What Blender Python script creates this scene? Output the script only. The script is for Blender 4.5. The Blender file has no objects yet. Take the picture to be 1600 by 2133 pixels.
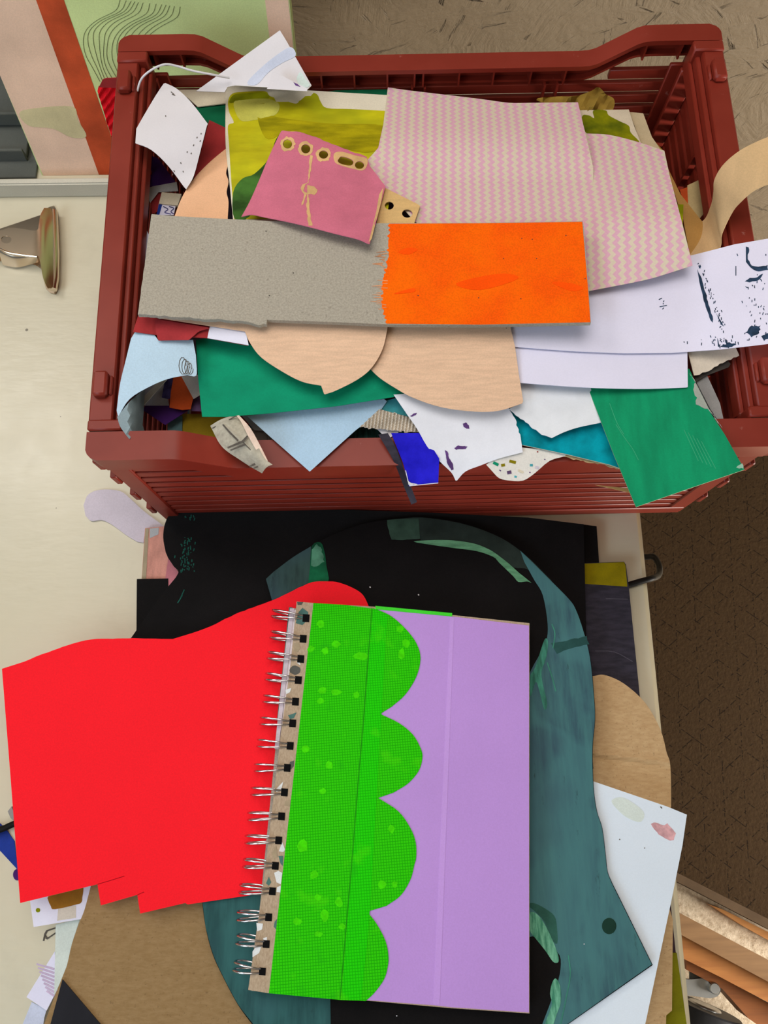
import bpy, bmesh, math, random
from mathutils import Vector, Matrix
from mathutils.geometry import delaunay_2d_cdt

R = math.radians
S = bpy.context.scene
COL = S.collection
random.seed(7)

# ------------------------------------------------------------------ camera
TZ = 0.74                                     # desk top height (m)
F_PX, PITCH, ROLL = 1768.0, 1.28799, -0.01118
CAM = Vector((0.0, 0.0, TZ + 0.61319))
FW = Vector((0, math.cos(PITCH), -math.sin(PITCH)))
_up = Vector((0, math.sin(PITCH), math.cos(PITCH)))
RT = Vector((1, 0, 0)) * math.cos(ROLL) + _up * math.sin(ROLL)
UP = -Vector((1, 0, 0)) * math.sin(ROLL) + _up * math.cos(ROLL)
cd = bpy.data.cameras.new('camera'); cam = bpy.data.objects.new('camera', cd); COL.objects.link(cam)
cam.matrix_world = Matrix(((RT.x, UP.x, -FW.x, CAM.x), (RT.y, UP.y, -FW.y, CAM.y), (RT.z, UP.z, -FW.z, CAM.z), (0, 0, 0, 1)))
cd.sensor_fit = 'VERTICAL'; cd.sensor_height = 24.0
cd.lens = 24.0 * F_PX / 2133.0
cd.clip_start = 0.01
S.camera = cam

# ------------------------------------------------------------------ world, lights, exposure
w = bpy.data.worlds.new('World'); S.world = w; w.use_nodes = True
bg = w.node_tree.nodes['Background']
bg.inputs[0].default_value = (0.86, 0.93, 1.0, 1); bg.inputs[1].default_value = 0.15

def area(name, loc, target, sx, sy, power, col):
    l = bpy.data.lights.new(name, 'AREA'); l.shape = 'RECTANGLE'; l.size = sx; l.size_y = sy
    l.energy = power; l.color = col
    o = bpy.data.objects.new(name, l); COL.objects.link(o); o.location = loc
    o.rotation_euler = (Vector(target) - Vector(loc)).to_track_quat('-Z', 'Y').to_euler()
    return o
area('skylight', (-0.08, 0.36, 2.0), (0.04, 0.16, 0.80), 0.80, 0.60, 7.6, (1.0, 0.95, 0.89))
area('sheen_light', (-0.66, 0.60, 1.62), (-0.27, 0.27, 0.74), 0.32, 0.26, 2.6, (1.0, 0.97, 0.92))  # added light, aimed to give the left of the desk its sheen
area('side_window', (-1.2, -0.9, 2.0), (0.05, 0.0, 0.8), 1.1, 1.0, 20, (0.68, 0.85, 1.0))
area('floor_fill', (1.5, -0.45, 0.60), (0.55, -0.15, 0.0), 0.7, 0.5, 42, (1.0, 0.94, 0.85))  # added fill below desk height, brightens the floor but not the desk top
S.view_settings.view_transform = 'Standard'
S.view_settings.look = 'None'
S.view_settings.exposure = 0.0
S.view_settings.gamma = 1.0
S.view_settings.use_curve_mapping = False

# ------------------------------------------------------------------ projection helpers
def ray(px, py):
    return FW + RT * ((px - 800.0) / F_PX) - UP * ((py - 1066.5) / F_PX)
def at(px, py, mm):                           # point of the pixel's ray at a height (mm above the desk)
    d = ray(px, py); return CAM + d * ((TZ + mm * 0.001 - CAM.z) / d.z)
class Plane:
    def __init__(s, p, n): s.p = Vector(p); s.n = Vector(n).normalized(); s.off = 0.0
    def hit(s, px, py, lift=0.0):
        d = ray(px, py); return CAM + d * (((s.p + s.n * lift * 0.001 - CAM).dot(s.n)) / d.dot(s.n))
def fit(ctrl):                                # plane z(px,py) through control points (least squares)
    n = len(ctrl)
    mx = sum(c[0] for c in ctrl) / n; my = sum(c[1] for c in ctrl) / n; mz = sum(c[2] for c in ctrl) / n
    sxx = sum((c[0]-mx)**2 for c in ctrl) + 1e-6; syy = sum((c[1]-my)**2 for c in ctrl) + 1e-6
    sxy = sum((c[0]-mx)*(c[1]-my) for c in ctrl)
    sxz = sum((c[0]-mx)*(c[2]-mz) for c in ctrl); syz = sum((c[1]-my)*(c[2]-mz) for c in ctrl)
    D = sxx*syy - sxy*sxy
    a = (sxz*syy - syz*sxy) / D; b = (syz*sxx - sxz*sxy) / D
    return lambda px, py: mz + a*(px-mx) + b*(py-my)
def hit(surf, px, py, lift=0.0):
    if isinstance(surf, Plane): return surf.hit(px, py, lift)
    if callable(surf): return at(px, py, surf(px, py) + lift)
    if isinstance(surf, (int, float)): return at(px, py, surf + lift)
    raise TypeError
def as_surf(s):
    return fit(s) if isinstance(s, list) else s
def cr(pts, n=5, closed=False):               # Catmull-Rom through points
    P = [Vector(p) for p in pts]; out = []
    m = len(P)
    for i in range(m if closed else m - 1):
        p1, p2 = P[i], P[(i+1) % m]
        p0 = P[(i-1) % m] if closed or i > 0 else p1 * 2 - p2
        p3 = P[(i+2) % m] if closed or i + 2 < m else p2 * 2 - p1
        for k in range(n):
            t = k / n
            out.append(tuple(0.5 * ((2*p1) + (p2-p0)*t + (2*p0-5*p1+4*p2-p3)*t*t + (3*p1-p0-3*p2+p3)*t**3)))
    if not closed: out.append(tuple(P[-1]))
    return out
def jag(pts, amp=1.5, step=5.0, seed=1):      # torn edge along an open polyline
    rnd = random.Random(seed); out = []
    for a, b in zip(pts[:-1], pts[1:]):
        L = math.hypot(b[0]-a[0], b[1]-a[1]); n = max(1, int(L / step))
        nx, ny = -(b[1]-a[1]) / (L+1e-9), (b[0]-a[0]) / (L+1e-9)
        for k in range(n):
            t = k / n; j = rnd.uniform(-amp, amp) if k else rnd.uniform(-amp, amp)*.4
            out.append((a[0]+(b[0]-a[0])*t+nx*j, a[1]+(b[1]-a[1])*t+ny*j))
    out.append(pts[-1]); return out
def circ(cx, cy, rx, ry=None, n=20, seed=None, amp=0.0):
    ry = ry or rx; rnd = random.Random(seed or 0)
    return [(cx + rx*(1+rnd.uniform(-amp, amp))*math.cos(2*math.pi*k/n), cy + ry*(1+rnd.uniform(-amp, amp))*math.sin(2*math.pi*k/n)) for k in range(n)]
def inside(p, poly):
    x, y = p; c = False; j = len(poly) - 1
    for i in range(len(poly)):
        xi, yi = poly[i]; xj, yj = poly[j]
        if (yi > y) != (yj > y) and x < (xj-xi)*(y-yi)/(yj-yi+1e-12)+xi: c = not c
        j = i
    return c

# ------------------------------------------------------------------ object helpers
WLOC, SURF = {}, {}
def tag(o, label=None, cat=None, group=None, kind=None):
    if label: o['label'] = label
    if cat: o['category'] = cat
    if group: o['group'] = group
    if kind: o['kind'] = kind
    return o
def empty(name, loc, label, cat, group=None):
    o = bpy.data.objects.new(name, None); COL.objects.link(o); o.location = loc; o.empty_display_size = 0.02
    WLOC[o] = Vector(loc); return tag(o, label, cat, group)
def link(name, verts, faces, mats, parent=None, sharp=35, fmat=None):
    V = [Vector(v) for v in verts]
    if parent is not None: org = WLOC[parent]
    else:
        n = len(V); org = Vector((sum(v.x for v in V)/n, sum(v.y for v in V)/n, min(v.z for v in V)))
    me = bpy.data.meshes.new(name)
    me.from_pydata([tuple(v - org) for v in V], [], faces)
    for m in (mats if isinstance(mats, (list, tuple)) else [mats]): me.materials.append(m)
    if fmat: me.polygons.foreach_set('material_index', fmat)
    me.update()
    if sharp:
        me.polygons.foreach_set('use_smooth', [True]*len(me.polygons))
        me.set_sharp_from_angle(angle=R(sharp))
    o = bpy.data.objects.new(name, me); COL.objects.link(o)
    if parent is not None: o.parent = parent
    else: o.location = org
    WLOC[o] = org
    return o
def sheet(name, outline, surf, mat, th=0.35, grid=28, holes=(), parent=None, label=None, cat=None, group=None, lift=0.0, edge=None, sharp=35, kind=None):
    surf = as_surf(surf)
    def dens(poly):
        out = []
        for a, b in zip(poly, poly[1:]+poly[:1]):
            L = math.hypot(b[0]-a[0], b[1]-a[1])
            if L < 0.05: continue
            n = max(1, int(L / grid))
            out += [(a[0]+(b[0]-a[0])*k/n, a[1]+(b[1]-a[1])*k/n) for k in range(n)]
        return out
    loops = [dens(list(outline))] + [list(h) for h in holes]
    pts, edges = [], []
    for lp in loops:
        b = len(pts); pts += lp
        edges += [(b+i, b+(i+1) % len(lp)) for i in range(len(lp))]
    o0 = loops[0]
    x0, x1 = min(p[0] for p in o0), max(p[0] for p in o0); y0, y1 = min(p[1] for p in o0), max(p[1] for p in o0)
    nx, ny = int((x1-x0)/grid), int((y1-y0)/grid)
    bnd = list(pts)
    for i in range(nx+1):
        for j in range(ny+1):
            q = (x0+(i+.5+(.25 if j % 2 else -.25))*grid, y0+(j+.5)*grid)
            if inside(q, o0) and not any(inside(q, h) for h in loops[1:]) and min((q[0]-b[0])**2+(q[1]-b[1])**2 for b in bnd) > (grid*.45)**2: pts.append(q)
    r = delaunay_2d_cdt([Vector(p) for p in pts], edges, [], 0, 1e-4)
    v2, tris = r[0], r[2]
    keep = []
    for t in tris:
        c = ((v2[t[0]].x+v2[t[1]].x+v2[t[2]].x)/3, (v2[t[0]].y+v2[t[1]].y+v2[t[2]].y)/3)
        if inside(c, o0) and not any(inside(c, h) for h in loops[1:]):
            a, b, d = (v2[t[0]], v2[t[1]], v2[t[2]])
            if (b.x-a.x)*(d.y-a.y)-(b.y-a.y)*(d.x-a.x) > 0: t = (t[0], t[2], t[1])
            keep.append(tuple(t))
    used = sorted({i for t in keep for i in t}); mp = {u: k for k, u in enumerate(used)}
    top = [hit(surf, v2[u].x, v2[u].y, lift) for u in used]
    tri = [tuple(mp[i] for i in t) for t in keep]
    N = [Vector() for _ in top]
    for t in tri:
        n = (top[t[1]]-top[t[0]]).cross(top[t[2]]-top[t[0]])
        for i in t: N[i] += n
    n0 = len(top)
    bot = [p - n.normalized()*th*0.001 if n.length > 0 else p for p, n in zip(top, N)]
    faces = list(tri) + [(n0+t[2], n0+t[1], n0+t[0]) for t in tri]
    ec = {}
    for t in tri:
        for a, b in ((t[0], t[1]), (t[1], t[2]), (t[2], t[0])): ec[(a, b)] = 1
    side = [(b, a, n0+a, n0+b) for (a, b) in ec if (b, a) not in ec]
    nf = len(faces); faces += side
    mats = [mat] + ([edge] if edge else [])
    o = link(name, top+bot, faces, mats, parent, sharp, [0]*nf + [1 if edge else 0]*len(side))
    SURF[o] = surf
    return tag(o, label, cat, group, kind)
def patch(parent, name, outline, mat, lift=0.18, grid=22, th=0.1, label=None, root=None, holes=()):
    return sheet(name, outline, SURF[parent], mat, th=th, grid=grid, parent=parent, lift=lift, label=label, sharp=0, holes=holes)
def strokes(parent, name, paths, mat, wpx=1.6, lift=0.2, label=None):
    surf = SURF[parent]; V, Fc = [], []
    for p in paths:
        b = len(V); m = len(p)
        for i, q in enumerate(p):
            a, c = p[max(0, i-1)], p[min(m-1, i+1)]
            dx, dy = c[0]-a[0], c[1]-a[1]; L = math.hypot(dx, dy)+1e-9
            wv = (q[2] if len(q) > 2 else wpx)*.5
            V += [hit(surf, q[0]-dy/L*wv, q[1]+dx/L*wv, lift), hit(surf, q[0]+dy/L*wv, q[1]-dx/L*wv, lift)]
        Fc += [(b+2*i, b+2*i+2, b+2*i+3, b+2*i+1) for i in range(m-1)]
    o = link(name, V, Fc, mat, parent, 0)
    return tag(o, label)
def ribbon(name, A, B, mat, th=0.35, n=6, parent=None, across=6, label=None, cat=None, bulge=0.0):
    A = cr(A, n); B = cr(B, n); m = min(len(A), len(B)); V, Fc = [], []
    rows = []
    for i in range(m):
        a, b = at(*A[i][:2], A[i][2]), at(*B[i][:2], B[i][2])
        rows.append([a.lerp(b, k/across) + Vector((0, 0, bulge*.001*math.sin(math.pi*k/across))) for k in range(across+1)])
    W = across+1
    for rr in rows: V += rr
    quads = [(i*W+k, i*W+k+1, (i+1)*W+k+1, (i+1)*W+k) for i in range(m-1) for k in range(across)]
    N = [Vector() for _ in V]
    for q in quads:
        nn = (V[q[1]]-V[q[0]]).cross(V[q[3]]-V[q[0]])
        for i in q: N[i] += nn
    tot = Vector()
    for v in N: tot += v
    flip = tot.dot(CAM - V[0]) < 0
    if flip: quads = [q[::-1] for q in quads]; N = [-v for v in N]
    n0 = len(V)
    bot = [p - v.normalized()*th*.001 for p, v in zip(V, N)]
    ec = set()
    for q in quads:
        for a, b in zip(q, q[1:]+q[:1]): ec.add((a, b))
    faces = quads + [tuple(n0+i for i in q[::-1]) for q in quads] + [(b, a, n0+a, n0+b) for (a, b) in ec if (b, a) not in ec]
    return tag(link(name, V+bot, faces, mat, parent), label, cat)
def tube_vf(P, r, sides=8, caps=True):
    P = [Vector(p) for p in P]; V, Fc = [], []
    ref = Vector((0.13, 0.31, 0.94)).normalized(); m = len(P); prev = None
    for i in range(m):
        d = (P[min(m-1, i+1)] - P[max(0, i-1)]).normalized()
        if prev is None: u = d.cross(ref).normalized()
        else: u = (prev - d*prev.dot(d)).normalized()
        prev = u; v = d.cross(u); rr = r[i] if isinstance(r, (list, tuple)) else r
        V += [P[i] + (u*math.cos(2*math.pi*k/sides) + v*math.sin(2*math.pi*k/sides))*rr for k in range(sides)]
    for i in range(m-1):
        for k in range(sides):
            Fc.append((i*sides+k, i*sides+(k+1) % sides, (i+1)*sides+(k+1) % sides, (i+1)*sides+k))
    if caps: Fc += [tuple(range(sides))[::-1], tuple((m-1)*sides+k for k in range(sides))]
    return V, Fc
def tube(name, P, r, mat, parent=None, sides=8, label=None, cat=None):
    V, Fc = tube_vf(P, r, sides); return tag(link(name, V, Fc, mat, parent, 50), label, cat)
def bev_mesh(bm, w=0.0008, seg=1):
    bmesh.ops.bevel(bm, geom=bm.edges[:], offset=w, segments=seg, affect='EDGES', clamp_overlap=True)
def bmlink(name, bm, mat, parent=None, sharp=40):
    bmesh.ops.recalc_face_normals(bm, faces=bm.faces)
    bm.verts.index_update()
    V = [v.co.copy() for v in bm.verts]; Fc = [[v.index for v in f.verts] for f in bm.faces]; bm.free()
    return link(name, V, Fc, mat, parent, sharp)
def bm_box(bm, x0, x1, y0, y1, z0, z1, xf=None):
    vs = [Vector((x, y, z)) for x in (x0, x1) for y in (y0, y1) for z in (z0, z1)]
    if xf: vs = [xf(v) for v in vs]
    b = [bm.verts.new(v) for v in vs]
    for f in ((0, 1, 3, 2), (4, 6, 7, 5), (0, 4, 5, 1), (2, 3, 7, 6), (0, 2, 6, 4), (1, 5, 7, 3)): bm.faces.new([b[i] for i in f])
def box(name, x0, x1, y0, y1, z0, z1, mat, parent=None, xf=None, bev=0.0006, seg=1):
    bm = bmesh.new(); bm_box(bm, x0, x1, y0, y1, z0, z1, xf)
    if bev: bev_mesh(bm, bev, seg)
    return bmlink(name, bm, mat, parent)

# ------------------------------------------------------------------ materials
def lin(c):
    return tuple((v/255/12.92 if v/255 <= .04045 else ((v/255+.055)/1.055)**2.4) for v in c)
class NT:
    def __init__(s, name):
        s.m = bpy.data.materials.new(name); s.m.use_nodes = True; s.t = s.m.node_tree
        s.b = s.t.nodes['Principled BSDF']; s.co = s.n('ShaderNodeTexCoord').outputs['Object']
    def n(s, typ, **kw):
        nd = s.t.nodes.new(typ)
        for k, v in kw.items(): setattr(nd, k, v)
        return nd
    def set(s, sock, v):
        if hasattr(v, 'is_output') or isinstance(v, bpy.types.NodeSocket): s.t.links.new(v, sock)
        else: sock.default_value = v
    def math(s, op, a, b=0.0, c=0.0):
        nd = s.n('ShaderNodeMath', operation=op)
        for i, v in enumerate((a, b, c)):
            if i < len(nd.inputs): s.set(nd.inputs[i], v)
        return nd.outputs[0]
    def noise(s, scale, detail=2.0, rough=.5, vec=None, dist=0.0):
        nd = s.n('ShaderNodeTexNoise'); s.set(nd.inputs['Vector'], vec or s.co)
        nd.inputs['Scale'].default_value = scale; nd.inputs['Detail'].default_value = detail
        nd.inputs['Roughness'].default_value = rough; nd.inputs['Distortion'].default_value = dist
        return nd.outputs['Fac']
    def voro(s, scale, vec=None, feature='F1', out='Distance', rnd=1.0):
        nd = s.n('ShaderNodeTexVoronoi', feature=feature); s.set(nd.inputs['Vector'], vec or s.co)
        nd.inputs['Scale'].default_value = scale; nd.inputs['Randomness'].default_value = rnd
        return nd.outputs[out]
    def mapv(s, scale=(1, 1, 1), rot=(0, 0, 0), vec=None, loc=(0, 0, 0)):
        nd = s.n('ShaderNodeMapping'); s.set(nd.inputs[0], vec or s.co)
        nd.inputs['Scale'].default_value = scale; nd.inputs['Rotation'].default_value = rot; nd.inputs['Location'].default_value = loc
        return nd.outputs[0]
    def ramp(s, fac, a, b):                    # clamp((fac-a)/(b-a))
        nd = s.n('ShaderNodeMapRange'); s.set(nd.inputs[0], fac)
        nd.inputs[1].default_value = a; nd.inputs[2].default_value = b; return nd.outputs[0]
    def mix(s, f, a, b):
        nd = s.n('ShaderNodeMix', data_type='RGBA'); s.set(nd.inputs[0], f)
        for k, v in ((6, a), (7, b)):
            if isinstance(v, tuple): nd.inputs[k].default_value = (*lin(v), 1)
            else: s.set(nd.inputs[k], v)
        return nd.outputs[2]
    def bump(s, h, strength=.3, dist=.0005):
        nd = s.n('ShaderNodeBump'); s.set(nd.inputs['Height'], h)
        nd.inputs['Strength'].default_value = strength; nd.inputs['Distance'].default_value = dist
        s.t.links.new(nd.outputs[0], s.b.inputs['Normal'])
    def done(s, col, rough=.7, spec=.3, metal=0.0):
        if isinstance(col, tuple): s.b.inputs['Base Color'].default_value = (*lin(col), 1)
        else: s.set(s.b.inputs['Base Color'], col)
        s.set(s.b.inputs['Roughness'], rough)
        s.b.inputs['Specular IOR Level'].default_value = spec; s.b.inputs['Metallic'].default_value = metal
        return s.m
def sc(c, k): return tuple(max(0, min(255, v*k)) for v in c)
_cache = {}
def paper(c, var=.035, scale=60, rough=.85, spec=.10, grain=.025, gscale=1100, stretch=(1, 1, 1), c2=None, lo=.35, hi=.65, bump=.12, bscale=500, detail=3):
    key = (c, var, scale, rough, spec, grain, gscale, stretch, c2, lo, hi, bump, bscale)
    if key in _cache: return _cache[key]
    t = NT('paper')
    v = t.mapv(stretch) if stretch != (1, 1, 1) else t.co
    f = t.ramp(t.noise(scale, detail, .55, v), lo, hi)
    col = t.mix(f, sc(c, 1-var), c2 or sc(c, 1+var))
    if grain:
        g = t.ramp(t.noise(gscale, 2, .6), .35, .65)
        nd = t.n('ShaderNodeMix', data_type='RGBA', blend_type='MULTIPLY'); nd.inputs[0].default_value = 1.0
        t.set(nd.inputs[6], col); t.set(nd.inputs[7], t.mix(g, sc((255, 255, 255), 1-grain*1.6), (255, 255, 255))); col = nd.outputs[2]
    if bump: t.bump(t.noise(bscale, 3, .6), bump, .0003)
    _cache[key] = t.done(col, rough, spec); return _cache[key]

# paint on desk / walls
def desk_mat():
    t = NT('cream_gloss_paint')
    n1 = t.ramp(t.noise(5, 4), .3, .7)
    col = t.mix(n1, (206, 197, 172), (199, 192, 170))
    col = t.mix(t.math('MULTIPLY', t.ramp(t.noise(22, 5, .65), .55, .8), .35), col, (176, 168, 146))
    d = t.voro(42); sel = t.ramp(t.n_col(42), .80, .82) if hasattr(t, 'n_col') else None
    vc = t.n('ShaderNodeTexVoronoi'); t.set(vc.inputs['Vector'], t.co); vc.inputs['Scale'].default_value = 42
    sp = t.n('ShaderNodeSeparateColor'); t.t.links.new(vc.outputs['Color'], sp.inputs[0])
    rad = t.math('MULTIPLY', sp.outputs[0], .055)
    dot = t.math('MULTIPLY', t.math('LESS_THAN', vc.outputs['Distance'], rad), t.math('GREATER_THAN', sp.outputs[1], .62))
    col = t.mix(t.math('MULTIPLY', dot, .75), col, (80, 70, 60))
    t.bump(t.math('ADD', t.noise(30, 3), t.math('MULTIPLY', t.noise(200, 2, .5, t.mapv((.3, 1, 1))), .35)), .35, .0012)
    return t.done(col, t.math('MULTIPLY_ADD', t.noise(60, 3), .16, .24), .5)
def osb_mat():
    t = NT('painted_strand_board')
    xz = t.n('ShaderNodeSeparateXYZ'); t.t.links.new(t.co, xz.inputs[0])
    cb = t.n('ShaderNodeCombineXYZ'); t.t.links.new(xz.outputs[0], cb.inputs[0]); t.t.links.new(xz.outputs[2], cb.inputs[1])
    p = cb.outputs[0]
    wob = t.n('ShaderNodeTexNoise'); t.set(wob.inputs['Vector'], p); wob.inputs['Scale'].default_value = 9
    va = t.n('ShaderNodeVectorMath', operation='MULTIPLY_ADD'); t.t.links.new(wob.outputs['Color'], va.inputs[0]); va.inputs[1].default_value = (.05, .05, 0); t.t.links.new(p, va.inputs[2])
    heights, cracks = [], []
    for k, sca in enumerate((14, 19)):
        vo = t.n('ShaderNodeTexVoronoi'); t.set(vo.inputs['Vector'], t.mapv((1, 1.6, 1), (0, 0, .5+k), va.outputs[0])); vo.inputs['Scale'].default_value = sca
        sp = t.n('ShaderNodeSeparateColor'); t.t.links.new(vo.outputs['Color'], sp.inputs[0])
        rot = t.n('ShaderNodeVectorRotate', rotation_type='Z_AXIS'); t.t.links.new(p, rot.inputs['Vector'])
        t.set(rot.inputs['Angle'], t.math('MULTIPLY', sp.outputs[0], 3.1))
        st = t.mapv((16, 170, 1), (0, 0, 0), rot.outputs[0])
        nn = t.noise(1.0, 4, .6, st)
        heights.append(t.math('ADD', t.math('MULTIPLY', nn, .28), t.math('MULTIPLY', sp.outputs[1], .8)))
        big = t.ramp(t.noise(11, 2, .5, t.mapv(loc=(k*3.1, 1, 0), vec=p)), .46, .58)
        cracks.append(t.math('MULTIPLY', t.ramp(t.noise(.55, 5, .65, st), .605, .69), big))
    h = t.math('MAXIMUM', heights[0], heights[1]); c = t.math('MAXIMUM', cracks[0], cracks[1])
    col = t.mix(t.ramp(t.noise(4, 3, .5, p), .3, .7), (118, 104, 85), (128, 114, 94))
    col = t.mix(t.math('MULTIPLY', c, .7), col, (56, 42, 30))
    t.bump(t.math('SUBTRACT', t.math('ADD', t.math('MULTIPLY', h, .8), t.math('MULTIPLY', t.noise(70, 4, .6, p), .3)), t.math('MULTIPLY', c, 1.4)), .75, .008)
    return t.done(col, .6, .3)
def plastic():
    t = NT('red_brown_plastic')
    col = t.mix(t.ramp(t.noise(25, 4), .4, .7), (120, 38, 26), (130, 46, 34))
    col = t.mix(t.math('MULTIPLY', t.ramp(t.noise(90, 6, .7), .66, .72), .35), col, (180, 130, 120))
    t.bump(t.noise(300, 2), .05, .0003)
    return t.done(col, .40, .28)
def zigzag():
    t = NT('zigzag_print')
    v = t.mapv((1, 1, 1), (0, 0, R(3.0)))
    s = t.n('ShaderNodeSeparateXYZ'); t.t.links.new(v, s.inputs[0])
    tri = t.math('ABSOLUTE', t.math('SUBTRACT', t.math('FRACT', t.math('MULTIPLY', s.outputs[1], 1/.0051)), .5))
    x = t.math('ADD', t.math('MULTIPLY', s.outputs[0], 1/.0061), t.math('MULTIPLY', tri, .75))
    d = t.math('ABSOLUTE', t.math('SUBTRACT', t.math('FRACT', x), .5))
    f = t.ramp(d, .22, .28)
    col = t.mix(f, (214, 165, 186), (211, 198, 178))
    col = t.mix(t.math('MULTIPLY', t.ramp(t.noise(700, 2), .4, .6), .08), col, (160, 130, 130))
    return t.done(col, .7, .2)
def greyboard():
    t = NT('greyboard')
    n = t.ramp(t.noise(900, 4, .7), .38, .62)
    col = t.mix(n, (150, 144, 132), (170, 163, 150))
    col = t.mix(t.math('MULTIPLY', t.ramp(t.noise(420, 2, .5), .69, .73), .35), col, (105, 96, 84))
    t.bump(t.noise(700, 3), .2, .0004)
    return t.done(col, .85, .15)
def kraft(c=(200, 168, 126), c2=(184, 150, 108), sp=(105, 80, 50)):
    t = NT('kraft_board')
    n = t.ramp(t.noise(160, 5, .7, t.mapv((1, 3, 1))), .35, .65)
    col = t.mix(n, c2, c)
    col = t.mix(t.math('MULTIPLY', t.ramp(t.noise(600, 3, .6), .62, .7), .4), col, sp)
    t.bump(t.noise(300, 3, .6, t.mapv((1, 4, 1))), .15, .0004)
    return t.done(col, .8, .2)
def fabric(c1=(26, 170, 0), c2=(48, 206, 0)):
    t = NT('neon_green_cloth')
    s = t.n('ShaderNodeSeparateXYZ'); t.t.links.new(t.mapv((1, 1, 1), (0, 0, R(-4))), s.inputs[0])
    gx = t.math('ABSOLUTE', t.math('SUBTRACT', t.math('FRACT', t.math('MULTIPLY', s.outputs[0], 620)), .5))
    gy = t.math('ABSOLUTE', t.math('SUBTRACT', t.math('FRACT', t.math('MULTIPLY', s.outputs[1], 620)), .5))
    g = t.ramp(t.math('MINIMUM', gx, gy), .06, .16)
    col = t.mix(g, c1, c2)
    bl = t.ramp(t.noise(62, 3, .5), .62, .72)
    col = t.mix(t.math('MULTIPLY', bl, .25), col, (92, 232, 10))
    bd = t.ramp(t.noise(48, 3, .5, t.mapv(loc=(3, 1, 0))), .62, .70)
    col = t.mix(t.math('MULTIPLY', bd, .4), col, (30, 165, 12))
    t.bump(g, .3, .0002)
    return t.done(col, .6, .06)
def teal_paint(c=(68, 114, 118), c2=(56, 88, 100)):
    t = NT('brushed_teal_paint')
    st = t.mapv((6, .7, 1), (0, 0, R(-8)))
    n = t.ramp(t.noise(30, 6, .65, st), .36, .64)
    col = t.mix(n, c2, c)
    col = t.mix(t.math('MULTIPLY', t.ramp(t.noise(17, 3, .5, None, .6), .48, .56), .55), col, sc(c, 1.08))
    col = t.mix(t.math('MULTIPLY', t.ramp(t.noise(11, 2, .5, t.mapv(loc=(.3, .9, 0))), .55, .66), .6), col, (58, 80, 98))
    col = t.mix(t.math('MULTIPLY', t.ramp(t.noise(60, 5, .7, t.mapv((3, .6, 1), (0, 0, R(-8)))), .63, .70), .6), col, (34, 50, 52))
    t.bump(t.noise(90, 4, .6, st), .12, .0006)
    return t.done(col, .7, .12)
def yellow_paint():
    t = NT('yellow_green_wash')
    n = t.ramp(t.noise(26, 4, .6, t.mapv((1, 2.5, 1))), .3, .7)
    col = t.mix(n, (170, 160, 4), (206, 202, 20))
    col = t.mix(t.math('MULTIPLY', t.ramp(t.noise(16, 3, .5, t.mapv(loc=(.7, .2, 0))), .50, .68), .7), col, (120, 136, 10))
    return t.done(col, .55, .3)
def corr(c, c2):
    return paper(c, c2=c2, scale=40)
def metal(c=(200, 200, 205), rough=.22):
    key = ('metal', c, rough)
    if key not in _cache:
        t = NT('bright_steel'); _cache[key] = t.done(t.mix(t.noise(40), sc(c, .95), c), rough, .5, 1.0)
    return _cache[key]
def carpet():
    t = NT('brown_felt')
    col = t.mix(t.ramp(t.noise(140, 5, .7), .3, .7), (50, 36, 22), (60, 45, 28))
    s = t.n('ShaderNodeSeparateXYZ'); t.t.links.new(t.co, s.inputs[0])
    dash = None
    for ang in (R(-52), R(52), R(4)):
        r = t.n('ShaderNodeSeparateXYZ'); t.t.links.new(t.mapv((1, 1, 1), (0, 0, ang)), r.inputs[0])
        ln = t.math('LESS_THAN', t.math('FRACT', t.math('MULTIPLY', r.outputs[0], 1/.030)), .045)
        br = t.math('GREATER_THAN', t.noise(1, 2, .6, t.mapv((30, 170, 1), (0, 0, ang))), .52)
        k = t.math('MULTIPLY', ln, br); dash = k if dash is None else t.math('MAXIMUM', dash, k)
    col = t.mix(t.math('MULTIPLY', dash, .8), col, (20, 13, 7))
    t.bump(t.math('SUBTRACT', t.noise(260, 3), dash), .5, .002)
    return t.done(col, .9, .1)
def floor_mat():
    t = NT('chipboard_floor')
    col = t.mix(t.ramp(t.noise(130, 5, .75), .35, .65), (178, 158, 130), (226, 210, 184))
    col = t.mix(t.math('MULTIPLY', t.ramp(t.noise(60, 4, .7), .62, .7), .6), col, (130, 108, 82))
    t.bump(t.noise(120, 4, .7), .5, .003)
    return t.done(col, .6, .3)
def wood(c=(176, 116, 58), c2=(150, 92, 42)):
    t = NT('pine_plank')
    n = t.ramp(t.noise(9, 5, .6, t.mapv((1.2, 14, 14), (0, 0, R(-28)))), .3, .7)
    return t.done(t.mix(n, c2, c), .5, .35)
def pencil_grey():
    t = NT('pencil_shading')
    n = t.ramp(t.noise(260, 5, .75), .3, .7)
    return t.done(t.mix(n, (150, 144, 130), (188, 182, 166)), .7, .2)
def corr_red():
    return paper((232, 26, 40), c2=(205, 16, 30), scale=200)

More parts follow.
